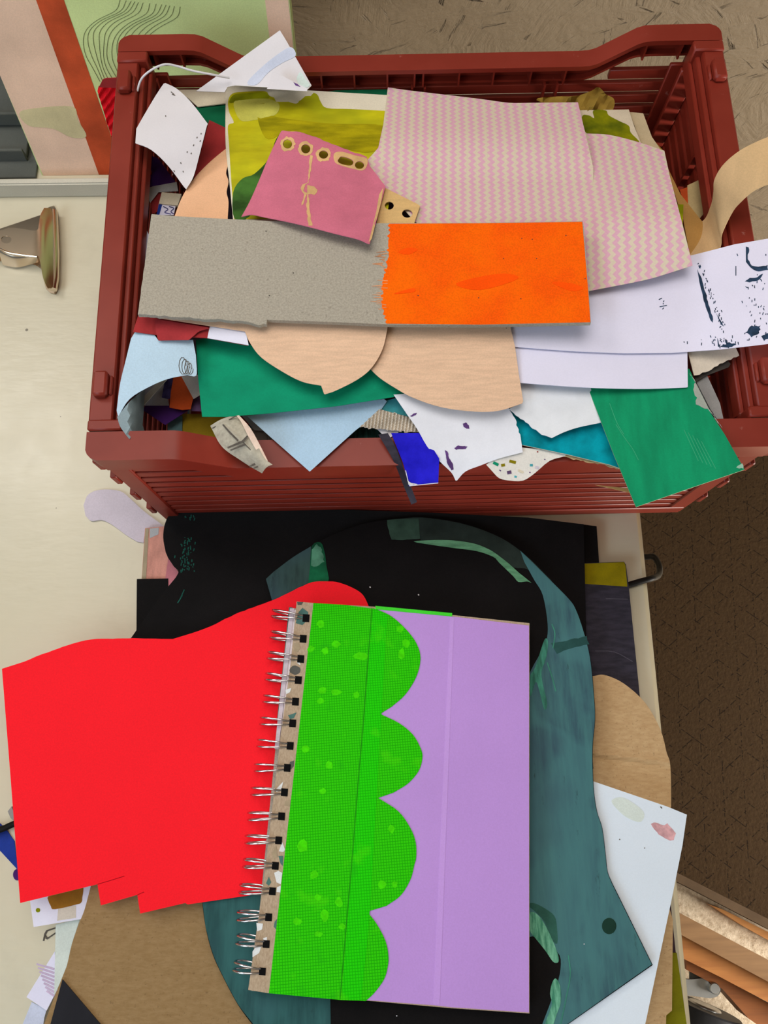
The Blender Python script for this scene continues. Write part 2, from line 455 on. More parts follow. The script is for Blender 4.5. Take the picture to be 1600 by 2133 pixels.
M = dict(
    desk=desk_mat(), osb=osb_mat(), plastic=plastic(), zig=zigzag(), grey=greyboard(), kraft=kraft(), cloth=fabric(),
    white=paper((214, 211, 217), .015, 20, grain=.008, bump=.05), cool=paper((222, 222, 240), .012, 15, grain=.008, bump=.05), lav=paper((222, 220, 242), .012, 15, grain=.008, bump=.05),
    cream=paper((214, 204, 182)), peach=paper((222, 186, 157), .03, 60, stretch=(1, 9, 1)), peachb=paper((236, 186, 148), .02, 30),
    green=paper((14, 140, 104), .05, 30, stretch=(1, 2, 1)), green2=paper((18, 142, 98), .06, 25, stretch=(5, 1, 1)), dgreen=paper((14, 98, 66)),
    maroon=paper((154, 48, 50), .05, 80), pink=paper((205, 113, 138), .03, 50), lblue=paper((172, 202, 228), .02, 25), lblue2=paper((182, 208, 228), .02, 25),
    black=paper((17, 15, 16), .15, 30, rough=.8, spec=.12, grain=.1), black2=paper((34, 34, 40), .1, 30, rough=.6),
    dgrey=paper((50, 47, 58), .14, 70, stretch=(1, 4, 1), rough=.65), olive=paper((140, 126, 10), .08, 60),
    orange=paper((255, 92, 2), .03, 40, c2=(255, 106, 0), grain=.05), red=paper((255, 24, 40), .01, 20, grain=.02, rough=.6),
    yellow=yellow_paint(), ygreen=paper((134, 140, 10), .2, 40), deepgreen=paper((58, 96, 40), .25, 50), teal=teal_paint(), tealdk=teal_paint((50, 76, 72), (30, 46, 44)),
    tealbright=paper((74, 160, 128), .2, 90, stretch=(6, 1, 1), c2=(120, 188, 158)), arcgrn=paper((98, 156, 118), .12, 70, c2=(110, 170, 130), stretch=(1, 5, 1)),
    arcdim=paper((54, 78, 66), .15, 60), arcdark=paper((40, 50, 46), .15, 50), cyan=paper((0, 142, 160), .2, 60, c2=(0, 156, 176)), teal2=paper((70, 160, 172), .1, 60),
    navy=paper((28, 40, 70), .15, 90), navyp=paper((66, 62, 116), .25, 120), purple=paper((70, 34, 104), .08, 40), violet=paper((104, 78, 118), .2, 100),
    blot=paper((92, 62, 118), .12, 150), royal=paper((26, 22, 190), .08, 60, c2=(40, 34, 214)), ink=paper((40, 60, 84), .2, 200), rust=paper((186, 76, 34), .05, 50),
    ochre=paper((150, 104, 34), .1, 40), tan=paper((214, 178, 132), .03, 30, stretch=(3, 1, 1)), card=paper((196, 158, 104), .04, 30), khaki=paper((150, 122, 52), .08, 40),
    lilac=paper((190, 148, 224), .01, 15, grain=.015, bump=.05, rough=.5), lilpale=paper((206, 196, 208), .02, 30), mauve=paper((190, 118, 128), .05, 40),
    pinkp=paper((204, 144, 130), .06, 70, stretch=(3, 1, 1)), greyp=paper((150, 146, 144), .03), grey2=paper((176, 178, 182), .02), darkp=paper((70, 64, 60), .1),
    pencil=pencil_grey(), graph=paper((92, 86, 80), .1, 200), mint=paper((206, 216, 210), .03, 40), ringm=metal((215, 215, 218), .18), chrome=metal((224, 206, 184), .2),
    hole=paper((12, 12, 13), .1), speck=None, carpet=carpet(), floor=floor_mat(), wood=wood(), wood2=wood((140, 106, 70), (120, 88, 56)), stone=paper((80, 118, 112), .05),
    stonew=paper((226, 230, 232), .02), stoneg=paper((92, 92, 88), .05), stoneb=paper((168, 152, 126), .05), rail=paper((200, 196, 182), .02, 12, rough=.45),
    cable=paper((24, 22, 20), .05, rough=.45), pcanvas=paper((232, 198, 174), .06, 14), gcanvas=paper((208, 226, 158), .05, 10), rcanvas=paper((190, 80, 46), .10, 35),
    pgreen=paper((212, 200, 156), .06, 30), corrw=paper((206, 196, 182), .06, 120), tealstripe=paper((40, 74, 70), .3, 60, stretch=(10, 1, 1)), tape=paper((34, 56, 140), .08, 60),
    graymetal=paper((92, 94, 90), .04, 20, rough=.45), tealgrey=paper((92, 124, 128), .05), winegrey=paper((66, 50, 58)), olived=paper((96, 90, 50), .1),
    wheel=paper((44, 44, 46), .06, rough=.5), zinc=metal((176, 178, 178), .38), pencilline=paper((86, 96, 66), 0.02), greenlight=paper((70, 222, 54), .02), peachedge=paper((222, 200, 186), .05),
)
def terr():
    t = NT('speckled_kraft')
    n = t.ramp(t.noise(420, 5, .75, t.mapv((3, 1, 1))), .35, .65)
    return t.done(t.mix(n, (164, 142, 118), (190, 170, 146)), .75, .2)
M['terr'] = terr()

# ================================================================== SETTING
def struct(name, x0, x1, y0, y1, z0, z1, mat):
    o = box(name, x0, x1, y0, y1, z0, z1, mat, bev=0); o['kind'] = 'structure'; return o
struct('floor', -2.2, 1.6, -1.6, 0.78, -0.06, 0.0, M['floor'])
struct('wall_back', -2.2, 1.6, 0.70, 0.78, 0.0, 2.3, M['osb'])
struct('wall_left', -2.28, -2.2, -1.6, 0.78, 0.0, 2.3, paper((214, 204, 186), .02, 3))
struct('ceiling', -2.2, 1.6, -1.6, 0.78, 2.25, 2.31, paper((226, 216, 198), .02, 3))

# ---------------- desk
desk = empty('desk', (-0.45, 0.05, 0.0), 'cream painted desk carrying the crate and the pile of paper', 'desk')
dx1 = 0.1935
box('table_top', -1.1, dx1, -0.55, 0.57, TZ-0.032, TZ, M['desk'], desk, bev=0.004, seg=2)
for (lx, ly) in ((-1.05, -.5), (-1.05, .5), (.08, -.5), (.08, .5)):
    box('leg', lx, lx+.05, ly, ly+.05, 0.0, TZ-0.032, M['desk'], desk, bev=.002)
box('rail', -.98, .08, .52, .54, TZ-.10, TZ-.032, M['desk'], desk)

# ---------------- strip lying at the back of the desk
p0, p1 = at(0, 412, 0), at(232, 411, 0)
def strip():
    o = empty('edge_strip', (p1.x-.3, p0.y, TZ), 'pale grey painted strip lying on the desk in front of the leaning painting', 'strip')
    box('upright', -1.0, -.180, p0.y, p0.y+.006, TZ, TZ+.017, M['rail'], o, bev=.0012, seg=2)
    box('foot', -1.0, -.180, p0.y+.006, p0.y+.016, TZ, TZ+.004, M['rail'], o)
strip()

# ---------------- leaning painting
PL = Plane((0, .480, TZ), (0, -math.cos(R(14)), math.sin(R(14))))
def painting():
    root = empty('painting', (-.3, .50, TZ), 'tall green painting with pink and rust red bands leaning on the back wall', 'painting')
    ext = lambda x, y: (x, y)
    can = sheet('canvas', [(-160, -160), (586, -160), (614, 110), (628, 240), (640, 363), (88, 366), (0, 157), (-136, -160)][:], PL, M['gcanvas'], th=14, grid=60, parent=root)
    patch(can, 'pink_band', [(-136, -158), (18, -158), (75, 0), (206, 364), (90, 366), (0, 157)], M['pcanvas'], grid=50, lift=.3)
    patch(can, 'rust_band', [(18, -158), (78, -158), (133, 0), (233, 290), (260, 364), (206, 364), (75, 0)], M['rcanvas'], grid=50, lift=.3)
    patch(can, 'pink_margin', [(536, -158), (584, -158), (612, 110), (637, 362), (588, 362), (561, 75), (552, 0)], M['pcanvas'], grid=50, lift=.3)
    b = patch(can, 'pale_green_wash', cr([(40, 236), (70, 226), (150, 222), (162, 250), (180, 284), (148, 286), (110, 268), (60, 262)], 4, True), M['pgreen'], lift=.5)
    lines = []
    base = [(250, 0), (238, 22), (200, 42), (180, 62), (176, 85), (180, 115), (190, 140), (206, 170)]
    for k in range(13):
        u = k/12.0
        L = [(x + u*(122-(y*.10)) + 3*math.sin(y*.05+k), y + u*14) for (x, y) in base]
        if u > .45: L = [(x + (1-abs((y-60)/70))*14*u, y) for x, y in L]
        lines.append([(q[0], q[1]) for q in cr(L, 4) if q[1] > -2])
    strokes(can, 'pencil_contours', lines, M['pencilline'], 1.0, lift=.4)
    for o in root.children: o['_'] = 0; del o['_']
painting()

# ---------------- grey metal rack behind the painting, far left
def rack():
    root = empty('metal_rack', (-.62, .60, TZ), 'dark grey metal shelf rack standing behind the painting at far left', 'rack')
    box('back_panel', -.95, -.30, .640, .648, TZ, TZ+.36, M['graymetal'], root)
    box('base_plate', -.95, -.292, .476, .640, TZ, TZ+.003, M['graymetal'], root)
    for zz, yy in ((.004, .492), (.012, .522), (.052, .570), (.110, .590), (.180, .600), (.26, .600)):
        box('shelf', -.95, -.30, yy+.003, .640, TZ+zz, TZ+zz+.004, M['graymetal'], root)
        box('shelf_lip', -.95, -.30, yy, yy+.003, TZ+zz-.001, TZ+zz+.012, M['graymetal'], root)
rack()

# ---------------- red corrugated card
PR = Plane((0, .474, TZ), (0, -math.cos(R(10)), math.sin(R(10))))
class Wavy(Plane):
    def hit(s, px, py, lift=0.0):
        return Plane.hit(s, px, py, lift + 1.1*math.sin((px*.55+py*.42)*.62))
pw = Wavy(PR.p, PR.n)
rc = empty('corrugated_card', PR.hit(235, 300), 'bright red corrugated card standing behind the left back corner of the crate', 'card')
sheet('fluted_face', [(203, 190), (206, 180), (252, 180), (262, 330), (247, 330), (234, 292)], pw, corr_red(), th=.5, grid=3.2, parent=rc, sharp=0)
sheet('top_flap', [(206, 182), (214, 166), (222, 163), (256, 162), (256, 184)], PR, M['maroon'], th=.6, parent=rc, lift=2.2)

# ================================================================== CRATE
CX, CY, YAW, CH = 0.02904, 0.31580, 0.01047, 0.16037
HW, HD, TAP = .20, .15, .0046
crate = empty('crate', (CX, CY, TZ), 'red brown plastic slatted folding crate heaped with paper on the desk', 'crate')
def cx(v):
    k = 1 - max(0, (1 - v.z/CH))
    x = v.x * (1 - TAP/HW*(1-k)); y = v.y * (1 - TAP/HD*(1-k))
    return Vector((CX + x*math.cos(YAW) - y*math.sin(YAW), CY + x*math.sin(YAW) + y*math.cos(YAW), TZ + v.z))
def cbox(name, *a, bev=.0007, parent=crate): return box(name, *a, M['plastic'], parent, xf=cx, bev=bev)
path = [(-.200, 0), (-.199, 0), (-.197, 0), (-.193, 0), (-.158, 0), (-.150, -.0004), (-.145, -.0022), (-.122, -.0178), (-.117, -.0196), (-.110, -.020)]
path = path + [(-x, z) for x, z in path[::-1]]
def rim_z(x):
    for (a, za), (b, zb) in zip(path, path[1:]):
        if a <= x <= b: return za + (zb-za)*(x-a)/(b-a+1e-9)
    return 0
for sgn, wd in ((-1, .0175), (1, .0135)):
    bm = bmesh.new(); cols = []
    for i, (x, z) in enumerate(path):
        e = min(i, len(path)-1-i); rd = (.0065, .0040, .0018, 0)[e] if e < 4 else 0
        yo, yi = HD - rd, HD - wd
        ring = [(yo, CH+z), (yo, CH+z-.004-(.0145 if e > 2 else .004)), (yo-.003, CH+z-.004-(.0145 if e > 2 else .004)), (yo-.003, CH+z-.0035), (yi, CH+z-.0035), (yi, CH+z)]
        cols.append([bm.verts.new(cx(Vector((x, sgn*y, zz)))) for y, zz in ring])
    for a, b in zip(cols, cols[1:]):
        for k in range(6): bm.faces.new((a[k], a[(k+1) % 6], b[(k+1) % 6], b[k]))
    bm.faces.new(cols[0]); bm.faces.new(cols[-1][::-1])
    bmesh.ops.bevel(bm, geom=[e for e in bm.edges if e.calc_face_angle(0) > .7], offset=.0007, segments=1, affect='EDGES', clamp_overlap=True)
    bmlink('top_rim', bm, M['plastic'], crate)
    # inner ledge below the rim and the little webs between
    yi = HD - wd
    bm = bmesh.new(); cols = []
    for x, z in path[3:-3]:
        ring = [(HD-.0035, CH+z-.0165), (HD-.0035, CH+z-.0185), (HD-wd*.55, CH+z-.0185), (HD-wd*.55, CH+z-.0165)]
        cols.append([bm.verts.new(cx(Vector((x, sgn*y, zz)))) for y, zz in ring])
    for a, b in zip(cols, cols[1:]):
        for k in range(4): bm.faces.new((a[k], a[(k+1) % 4], b[(k+1) % 4], b[k]))
    bm.faces.new(cols[0]); bm.faces.new(cols[-1][::-1])
    bmlink('ledge', bm, M['plastic'], crate)
    for x in (-.178, -.160, -.095, -.068, -.045, -.022, -.003, .003, .028, .052, .078, .102, .152, .176):
        z = rim_z(x)
        cbox('web', x-.0006, x+.0006, min(sgn*(HD-.003), sgn*(HD-wd+.0015)), max(sgn*(HD-.003), sgn*(HD-wd+.0015)), CH+z-.017, CH+z-.003, bev=0)
    # slats
    zc = .0114
    while zc < CH - .018:
        top = zc + .0080
        segs = [(-.185, .185)] if top < CH - .040 else None
        if segs is None:
            lim = 0.185
            xs = [x/1000 for x in range(110, 186) if CH + rim_z(x/1000) - .019 > top]
            segs = [(-.185, -min(xs)), (min(xs), .185)] if xs else []
        for a, b in segs: cbox('slat', a, b, *sorted((sgn*(HD-.0048), sgn*(HD-.0085))), zc, top, bev=.0005)
        zc += .0112
    for x in (-.094, 0.0, .094):
        for d in (-.0045, .0045):
            cbox('rib', x+d-.0008, x+d+.0008, *sorted((sgn*(HD-.0085), sgn*(HD-.0125))), .006, CH-.0375, bev=0)
    cbox('bottom_band', -.195, .195, *sorted((sgn*(HD-.0030), sgn*(HD-.0085))), 0.0, .0130)
    for s2 in (-1, 1):
        cbox('corner_post', *sorted((s2*.1965, s2*.184)), *sorted((sgn*(HD-.0036), sgn*(HD-.0105))), 0.0, CH-.0035)
        cbox('corner_panel', *sorted((s2*.184, s2*.1725)), *sorted((sgn*(HD-.0105), sgn*(HD-.0135))), .006, CH-.02)
for s in (-1, 1):
    X = lambda a, b: sorted((s*a, s*b))
    cbox('side_rail', *X(.2000, .1860), -HD+.0185, HD-.0145, CH-.0075, CH-.0006, bev=.001)
    cbox('rail_skirt', *X(.1995, .1965), -HD+.0185, HD-.0145, CH-.022, CH-.0075)
    cbox('step', *X(.1860, .1825), -HD+.0185, HD-.0145, CH-.0125, CH-.0045)
    cbox('step', *X(.1825, .1795), -HD+.024, HD-.020, CH-.0200, CH-.0100)
    cbox('end_block', *X(.2000, .1800), -HD+.0182, -HD+.0250, CH-.020, CH+.0006, bev=.001)
    cbox('end_block', *X(.2000, .1800), HD-.0225, HD-.0142, CH-.020, CH+.0012, bev=.001)
    for y in (-HD+.046, HD-.040):
        cbox('clip', *X(.1975, .1890), y-.0078, y+.0078, CH-.0006, CH+.0052, bev=.0014)
        cbox('clip_latch', *X(.1890, .1868), y-.0060, y+.0060, CH-.010, CH+.0015, bev=.0008)
    zc = .0155
    while zc < CH - .028:
        cbox('slat', *X(.1945, .1908), -HD+.0125, HD-.0125, zc, zc+.0074, bev=.0005); zc += .0112
    for y in (-.075, 0.0, .075): cbox('rib', *X(.1908, .1865), y-.001, y+.001, .006, CH-.02, bev=0)
    cbox('bottom_band', *X(.1970, .1908), -HD+.010, HD-.010, 0.0, .0130)
    for y in (-HD+.007, HD-.007):
        for zz in (.030, .066, .104, .134):
            cbox('hinge_lug', *X(.2005, .1965), y-.0042, y+.0042, zz, zz+.014)
    for y in (-HD+.017, HD-.017): cbox('corner_column', *X(.1908, .1790), y-.0020, y+.0020, .006, CH-.02)
cbox('base', -.192, .192, -HD+.006, HD-.006, .003, .0065)

# ================================================================== PAPER IN THE CRATE
def B(o):                                      # height of the heap towards the back of the crate (mm)
    return lambda px, py: 119 + 40*max(0.0, min(1.0, (py-190)/270.0)) + o
def loose_pile(name, cxy, hw, hd, z0, z1, n, cols, label, seed, xf=None, tilt=0.0):
    rnd = random.Random(seed); V, Fc, fm = [], [], []
    for k in range(n):
        z = z0 + (z1-z0)*k/(n-1); a = rnd.uniform(-.12, .12); w_, d_ = hw*rnd.uniform(.82, 1), hd*rnd.uniform(.82, 1)
        ox, oy = rnd.uniform(-1, 1)*(hw-w_), rnd.uniform(-1, 1)*(hd-d_)
        pts = []
        for sx, sy in ((-1, -1), (1, -1), (1, 1), (-1, 1)):
            x, y = sx*w_*.95, sy*d_*.95
            x, y = ox+x*math.cos(a)-y*math.sin(a), oy+x*math.sin(a)+y*math.cos(a)
            x = max(-hw, min(hw, x)); y = max(-hd, min(hd, y))
            pts.append((cxy[0]+x, cxy[1]+y))
        b = len(V); th = (z1-z0)/(n-1)*.8
        zz = lambda y: z*(1.0 if not tilt else max(.12, (1 - tilt*(y-cxy[1]))))
        V += [Vector((x, y, TZ+zz(y)*.001)) for x, y in pts] + [Vector((x, y, TZ+(zz(y)-th)*.001)) for x, y in pts]
        fs = [(b, b+1, b+2, b+3), (b+7, b+6, b+5, b+4)] + [(b+i, b+4+i, b+4+(i+1) % 4, b+(i+1) % 4) for i in range(4)]
        Fc += fs; fm += [k % len(cols)]*6
    o = link(name, V, Fc, cols, None, 0, fm)
    return tag(o, label, 'papers', None, 'stuff')
loose_pile('paper_pile', (CX-.008, CY), .160, .122, 10, 106, 30, [M['greyp'], M['winegrey'], M['olived'], M['tealgrey'], M['darkp'], M['cream'], M['maroon']],
           'mixed scrap paper packed flat in the bottom of the crate', 3)

P = sheet
paper_thing = dict(cat='paper')
# --- back row
P('green_card', [(400, 224), (640, 197), (700, 188), (806, 186), (812, 300), (480, 310), (440, 262)], B(3), M['dgreen'], th=.5, label='dark green card at the crate back, under the cream strip and painted sheet', cat='card')
P('cream_strip', [(362, 187), (480, 186), (480, 214), (412, 222), (392, 204)], B(5), M['cream'], th=.6, label='cream card strip above the dark green card at left back', cat='card')
wb = P('watercolour_sheet', [(408, 190), (583, 63), (596, 84), (649, 178), (640, 187), (560, 182), (490, 178), (474, 181), (468, 192)], lambda px, py: 148 + .09*(192-py), M['white'], th=.5, label='white sheet with pale blue wash poking up over the crate back rim', cat='paper')
patch(wb, 'blue_wash', cr([(515, 172), (545, 140), (580, 112), (606, 98), (616, 116), (590, 130), (560, 150), (535, 176)], 4, True), paper((196, 204, 226), .04, 40, c2=(206, 212, 232)))
patch(wb, 'aqua_wash', cr([(626, 150), (636, 164), (646, 178), (630, 182), (618, 165)], 4, True), paper((206, 224, 224), .03, 40))
ws = P('small_white_scrap', [(567, 147), (609, 169), (640, 184), (640, 190), (556, 185), (560, 177)], lambda px, py: 155 + .08*(200-py), M['white'], th=.4, label='small white scrap with a violet fleck above the yellow painted sheet', cat='paper')
patch(ws, 'violet_fleck', [(611, 171), (620, 175), (626, 181), (616, 178)], M['blot'])
tube('paper_string', [at(x, y, z) for x, y, z in cr([(286, 190, 158), (292, 170, 162), (302, 156, 166), (322, 142, 168), (345, 134, 168), (370, 138, 165), (400, 147, 163), (440, 155, 160), (478, 162, 155)], 5)], .0007, M['white'], label='thin white paper string arched over the left back corner of the crate', cat='string')
P('purple_paper', [(303, 320), (330, 330), (365, 378), (360, 385), (316, 388), (303, 397)], 118, M['purple'], label='dull purple paper under the curled white sheet by the left wall', cat='paper')
P('grey_flap', [(297, 396), (318, 388), (368, 379), (371, 398), (330, 400), (313, 422)], 124, M['grey2'], label='small grey white flap beside the left crate wall', cat='paper')
P('wine_scrap', [(313, 401), (338, 400), (330, 440), (316, 446)], 122, M['maroon'], label='wine red scrap under the grey flap at left', cat='paper')
P('cream_block', [(337, 400), (378, 404), (370, 428), (331, 424)], 126, M['cream'], th=2, label='small cream card block left of the peach arc', cat='card')
bp_ = P('blue_patterned_scrap', [(331, 424), (366, 428), (362, 448), (326, 448)], 125, M['lav'], label='white scrap with blue scribble between cream block and grey board', cat='paper')
patch(bp_, 'blue_edge', [(331, 425), (338, 426), (332, 447), (326, 447)], M['tape'])
strokes(bp_, 'scribble', [cr([(340, 430), (350, 436), (343, 442), (356, 446)], 4), cr([(352, 430), (362, 434), (356, 441), (363, 446)], 4)], M['navyp'], 1.8)
nv = P('navy_print', [(300, 482), (306, 480), (316, 500), (306, 560), (294, 590), (273, 579)], 138, M['lav'], label='white scrap with navy edges sticking out left of the grey board', cat='paper')
patch(nv, 'navy_edge', [(300, 483), (306, 481), (300, 500), (286, 545), (280, 578), (274, 578), (284, 520)], M['navy'])
patch(nv, 'navy_marks', jag([(298, 566), (293, 588), (284, 583), (290, 572)], 1.5, 4), M['navyp'])
P('pale_blue_edge', [(296, 590), (290, 655), (286, 690), (275, 690), (271, 668), (283, 620)], 130, M['lblue2'], label='pale blue paper edge below the navy print by the left wall', cat='paper')
P('maroon_card', [(436, 250), (474, 268), (474, 330), (420, 372), (404, 370)], B(3.8), M['maroon'], th=.5, label='brick red card between curled white sheet and yellow painted sheet', cat='card')
P('peach_arc', cr([(362, 455), (375, 420), (390, 392), (410, 365), (440, 335), (475, 306)], 5) + cr([(476, 340), (471, 360), (476, 378), (472, 400), (476, 420), (474, 458)], 4), B(4.5), M['peachb'], th=.5, label='peach card cut in an arc beside the yellow painted sheet', cat='card')
yl = P('painted_sheet', cr([(486, 462), (478, 380), (470, 300), (470, 205)], 4) + cr([(470, 192), (476, 180), (490, 176)], 3) + [(640, 188), (720, 193), (808, 198), (800, 260), (790, 320), (780, 462)], B(7.2), M['cream'] if 0 else paper((224, 216, 196), .02, 30), th=.5, label='cream sheet with yellow green wash behind the pink punched paper', cat='paper')
wash = cr([(488, 456), (482, 380), (477, 300), (475, 262), (487, 255), (478, 235), (475, 212), (484, 195), (510, 191), (552, 190), (562, 200), (590, 208), (616, 216), (624, 208), (628, 195), (640, 191), (660, 196), (668, 212), (681, 225), (730, 227), (804, 231)], 4) + [(826, 330), (805, 456)]
yp = patch(yl, 'yellow_wash', wash, M['yellow'])
patch(yl, 'dark_green_wash', cr([(488, 454), (486, 400), (505, 372), (530, 362), (560, 330), (575, 290), (590, 280), (585, 340), (560, 390), (520, 450)], 4, True), M['deepgreen'], lift=.4)
patch(yl, 'pale_wash', cr([(487, 212), (520, 206), (560, 206), (582, 218), (575, 238), (548, 246), (530, 250), (500, 250)], 4, True), paper((198, 196, 92), .06, 60), lift=.4)
patch(yl, 'green_corner', cr([(478, 214), (486, 198), (510, 194), (552, 193), (560, 204), (530, 206), (500, 210)], 4, True), M['ygreen'], lift=.4)
patch(yl, 'olive_wash', cr([(536, 224), (550, 214), (566, 240), (620, 250), (700, 258), (800, 262), (806, 300), (760, 318), (680, 298), (610, 272), (560, 290), (540, 260)], 4, True), paper((150, 142, 8), .1, 40, stretch=(1, 4, 1), c2=(176, 164, 14)), lift=.4)
# curled white sheet, left
def curl(px, py):
    u = ((px-283)*.84 + (py-270)*(-.54)) / 120.0
    v = ((px-345)*.39 + (py-175)*.92) / 190.0
    return 157 + 9*math.sin(math.pi*max(0, min(1, v))) - 3*u
cw = P('curled_white_sheet', cr([(345, 173), (370, 186), (400, 215), (433, 258)], 4) + cr([(431, 262), (420, 305), (404, 365), (388, 394)], 4) + cr([(384, 390), (350, 345), (315, 312), (282, 298)], 4) + cr([(284, 268), (300, 240), (325, 198), (341, 174)], 4), curl, M['white'], th=.3, grid=12, label='curled white sheet with dark flecks at the left back of the crate', cat='paper')
strokes(cw, 'staple', [[(356, 191), (363, 197)], [(358, 196), (365, 199)]], M['graph'], 1.8)
rnd = random.Random(4)
strokes(cw, 'fleck', [[(x, y), (x+rnd.uniform(-2, 2), y+3)] for x, y in [(411, 285), (404, 301), (390, 315), (399, 318), (418, 292), (419, 277), (362, 355), (376, 338), (381, 356), (360, 362), (345, 240)]], M['graph'], 1.8)
# pink punched paper
def pinkz(px, py): return B(15)(px, py) + 11*max(0, (py-400)/110.0)**2 + 5*math.sin(math.pi*max(0, min(1, (px-500)/280)))
holes = [circ(599, 300, 9.5), circ(637, 310, 9.5), circ(674, 322, 9.5, 8.5), circ(749, 344, 9.5, 8)]
slot = cr([(706, 331), (712, 326), (728, 330), (736, 336), (734, 343), (726, 345), (710, 341), (704, 336)], 3, True)
pk = P('punched_pink_paper', cr([(503, 451), (520, 420), (540, 375), (562, 322), (582, 280)], 4) + [(586, 273)] + jag([(590, 272), (625, 275), (650, 283), (700, 303), (764, 327)], 1, 8) + [(770, 345), (803, 388)] + cr([(802, 392), (792, 430), (780, 475), (770, 508)], 4) + cr([(766, 507), (745, 498), (700, 487), (650, 474), (600, 462), (550, 452), (525, 447), (508, 450)], 4), pinkz, M['pink'], th=.35, grid=14, holes=holes+[slot], label='pink painted paper with punched holes in front of the yellow painted sheet', cat='paper')
ptan = paper((214, 176, 124), .06, 60)
def ringpatch(cx_, cy_, r, hole, seed):
    patch(pk, 'torn_ring', circ(cx_, cy_, r, r*.95, 22, seed, .14), ptan, holes=[hole], grid=10)
for k, (a, b, h) in enumerate([(599, 300, holes[0]), (637, 310, holes[1]), (674, 322, holes[2])]): ringpatch(a, b, 15.5, [(a+(x-a)*1.03, b+(y-b)*1.03) for x, y in h], k+2)
patch(pk, 'torn_ring', cr([(696, 320), (712, 316), (740, 324), (764, 330), (764, 346), (755, 355), (738, 352), (715, 346), (698, 338)], 3, True), ptan, holes=[[(720+(x-720)*1.03, 336+(y-336)*1.03) for x, y in slot], [(749+(x-749)*1.03, 344+(y-344)*1.03) for x, y in holes[3]]], grid=10)
patch(pk, 'torn_streak', jag([(652, 325), (648, 350), (643, 380), (636, 385), (632, 398), (640, 402), (632, 425), (628, 428), (634, 404), (626, 392), (630, 384), (641, 380), (644, 340), (647, 322)], 1.2, 5, 3), ptan)
patch(pk, 'torn_streak', jag([(640, 385), (655, 388), (662, 396), (655, 406), (643, 404), (645, 440), (651, 470), (643, 470), (638, 430), (640, 405)], 1.2, 5, 5), ptan)
patch(pk, 'torn_edge', [(799, 390), (793, 425), (774, 498), (768, 505), (784, 440), (790, 405)], ptan)
P('cream_punched_tab', [(800, 390), (870, 425), (875, 429), (861, 470), (783, 470)], B(11.5), M['card'] if 0 else paper((214, 178, 122), .03, 40, stretch=(1, 6, 1)), th=.5, holes=[circ(811, 428, 9.5, 8.5), circ(848.5, 444.5, 11, 9)], grid=14, label='tan tab with two punched holes right of the pink paper', cat='paper')
# zigzag paper
zg = empty('zigzag_paper', at(1100, 450, 158), 'large folded paper with pink zigzag stripes in the right half of the crate', 'paper')
zz_o = [(808, 215), (1100, 228), (1200, 250)] + cr([(1222, 278), (1270, 281), (1330, 296), (1384, 314)], 4) + [(1395, 365), (1420, 460), (1443, 552)] + cr([(1443, 553), (1390, 570), (1340, 584), (1228, 606)], 4) + [(1180, 606), (1180, 500), (880, 470), (865, 462), (775, 362), (764, 341), (763, 336), (788, 308)]
P('zigzag_sheet', zz_o, lambda px, py: B(8.5)(px, py) + 8*max(0, (px-1180)/260)*math.sin(math.pi*max(0, min(1, (py-300)/330))), M['zig'], parent=zg, grid=24)
P('zigzag_fold', cr([(808, 182), (850, 188), (900, 194), (1000, 206), (1060, 214), (1110, 214), (1204, 213)], 4) + [(1214, 255), (1225, 300), (1236, 350), (1236, 380), (772, 380), (772, 356), (765, 340), (764, 336), (788, 308), (796, 280)], lambda px, py: B(8.62)(px, py) + 6*math.sin(math.pi*max(0, min(1, (380-py)/170)))**2 + 8*max(0, (px-1180)/260)*math.sin(math.pi*max(0, min(1, (py-300)/330))) - 1.5*max(0, (225-py)/40.0), M['zig'], parent=zg, grid=18, th=.15)
# right back
def crump(px, py): return B(2)(px, py) + 5*math.sin(px*.075)*math.sin(py*.11+px*.02) + 2.5*math.sin(px*.21+py*.17)
P('crumpled_olive_paper', cr([(1118, 208), (1160, 201), (1200, 200), (1232, 189), (1248, 182), (1262, 196), (1279, 206), (1278, 226), (1262, 238), (1200, 236)], 4, True), crump, M['khaki'], th=.3, grid=9, label='crumpled olive paper behind the top right of the zigzag paper', cat='paper')
gw = P('green_washed_sheet', [(1180, 230), (1310, 228), (1320, 260), (1336, 300), (1330, 320), (1210, 310)], B(5), paper((206, 192, 170), .03), label='cream sheet with green wash at the right back behind zigzag', cat='paper')
patch(gw, 'green_wash', cr([(1212, 244), (1226, 240), (1238, 246), (1236, 230), (1262, 230), (1268, 240), (1290, 252), (1310, 262), (1314, 276), (1332, 298), (1290, 296), (1220, 288)], 4, True), paper((108, 122, 10), .25, 50, c2=(138, 138, 6)))
P('cream_card', [(1308, 233), (1340, 236), (1358, 285), (1378, 314), (1335, 302), (1322, 262)], B(2.5), paper((190, 172, 140), .04), th=.5, label='dull cream card right of the green washed sheet', cat='card')
P('ochre_corner', [(1322, 262), (1362, 292), (1384, 316), (1330, 322)], B(0.5), M['khaki'], label='ochre paper corner poking out at the right of the cream card', cat='paper')
P('kraft_paper', [(1384, 335), (1400, 368), (1418, 405), (1470, 470), (1500, 500), (1505, 522), (1440, 545), (1424, 460)], lambda px, py: 142 + 8*(py-340)/200, M['tan'] if 0 else paper((176, 134, 76), .05, 30), label='tan kraft paper along the right edge of the zigzag paper', cat='paper')
P('green_scrap', [(1404, 425), (1424, 426), (1422, 470), (1412, 468)], 152, M['ygreen'], label='tiny lime green scrap at the right edge of the zigzag paper', cat='paper')
P('red_scrap', [(1416, 395), (1432, 390), (1434, 442), (1424, 420)], 132, M['rust'], label='red scrap beside the right crate wall', cat='paper')
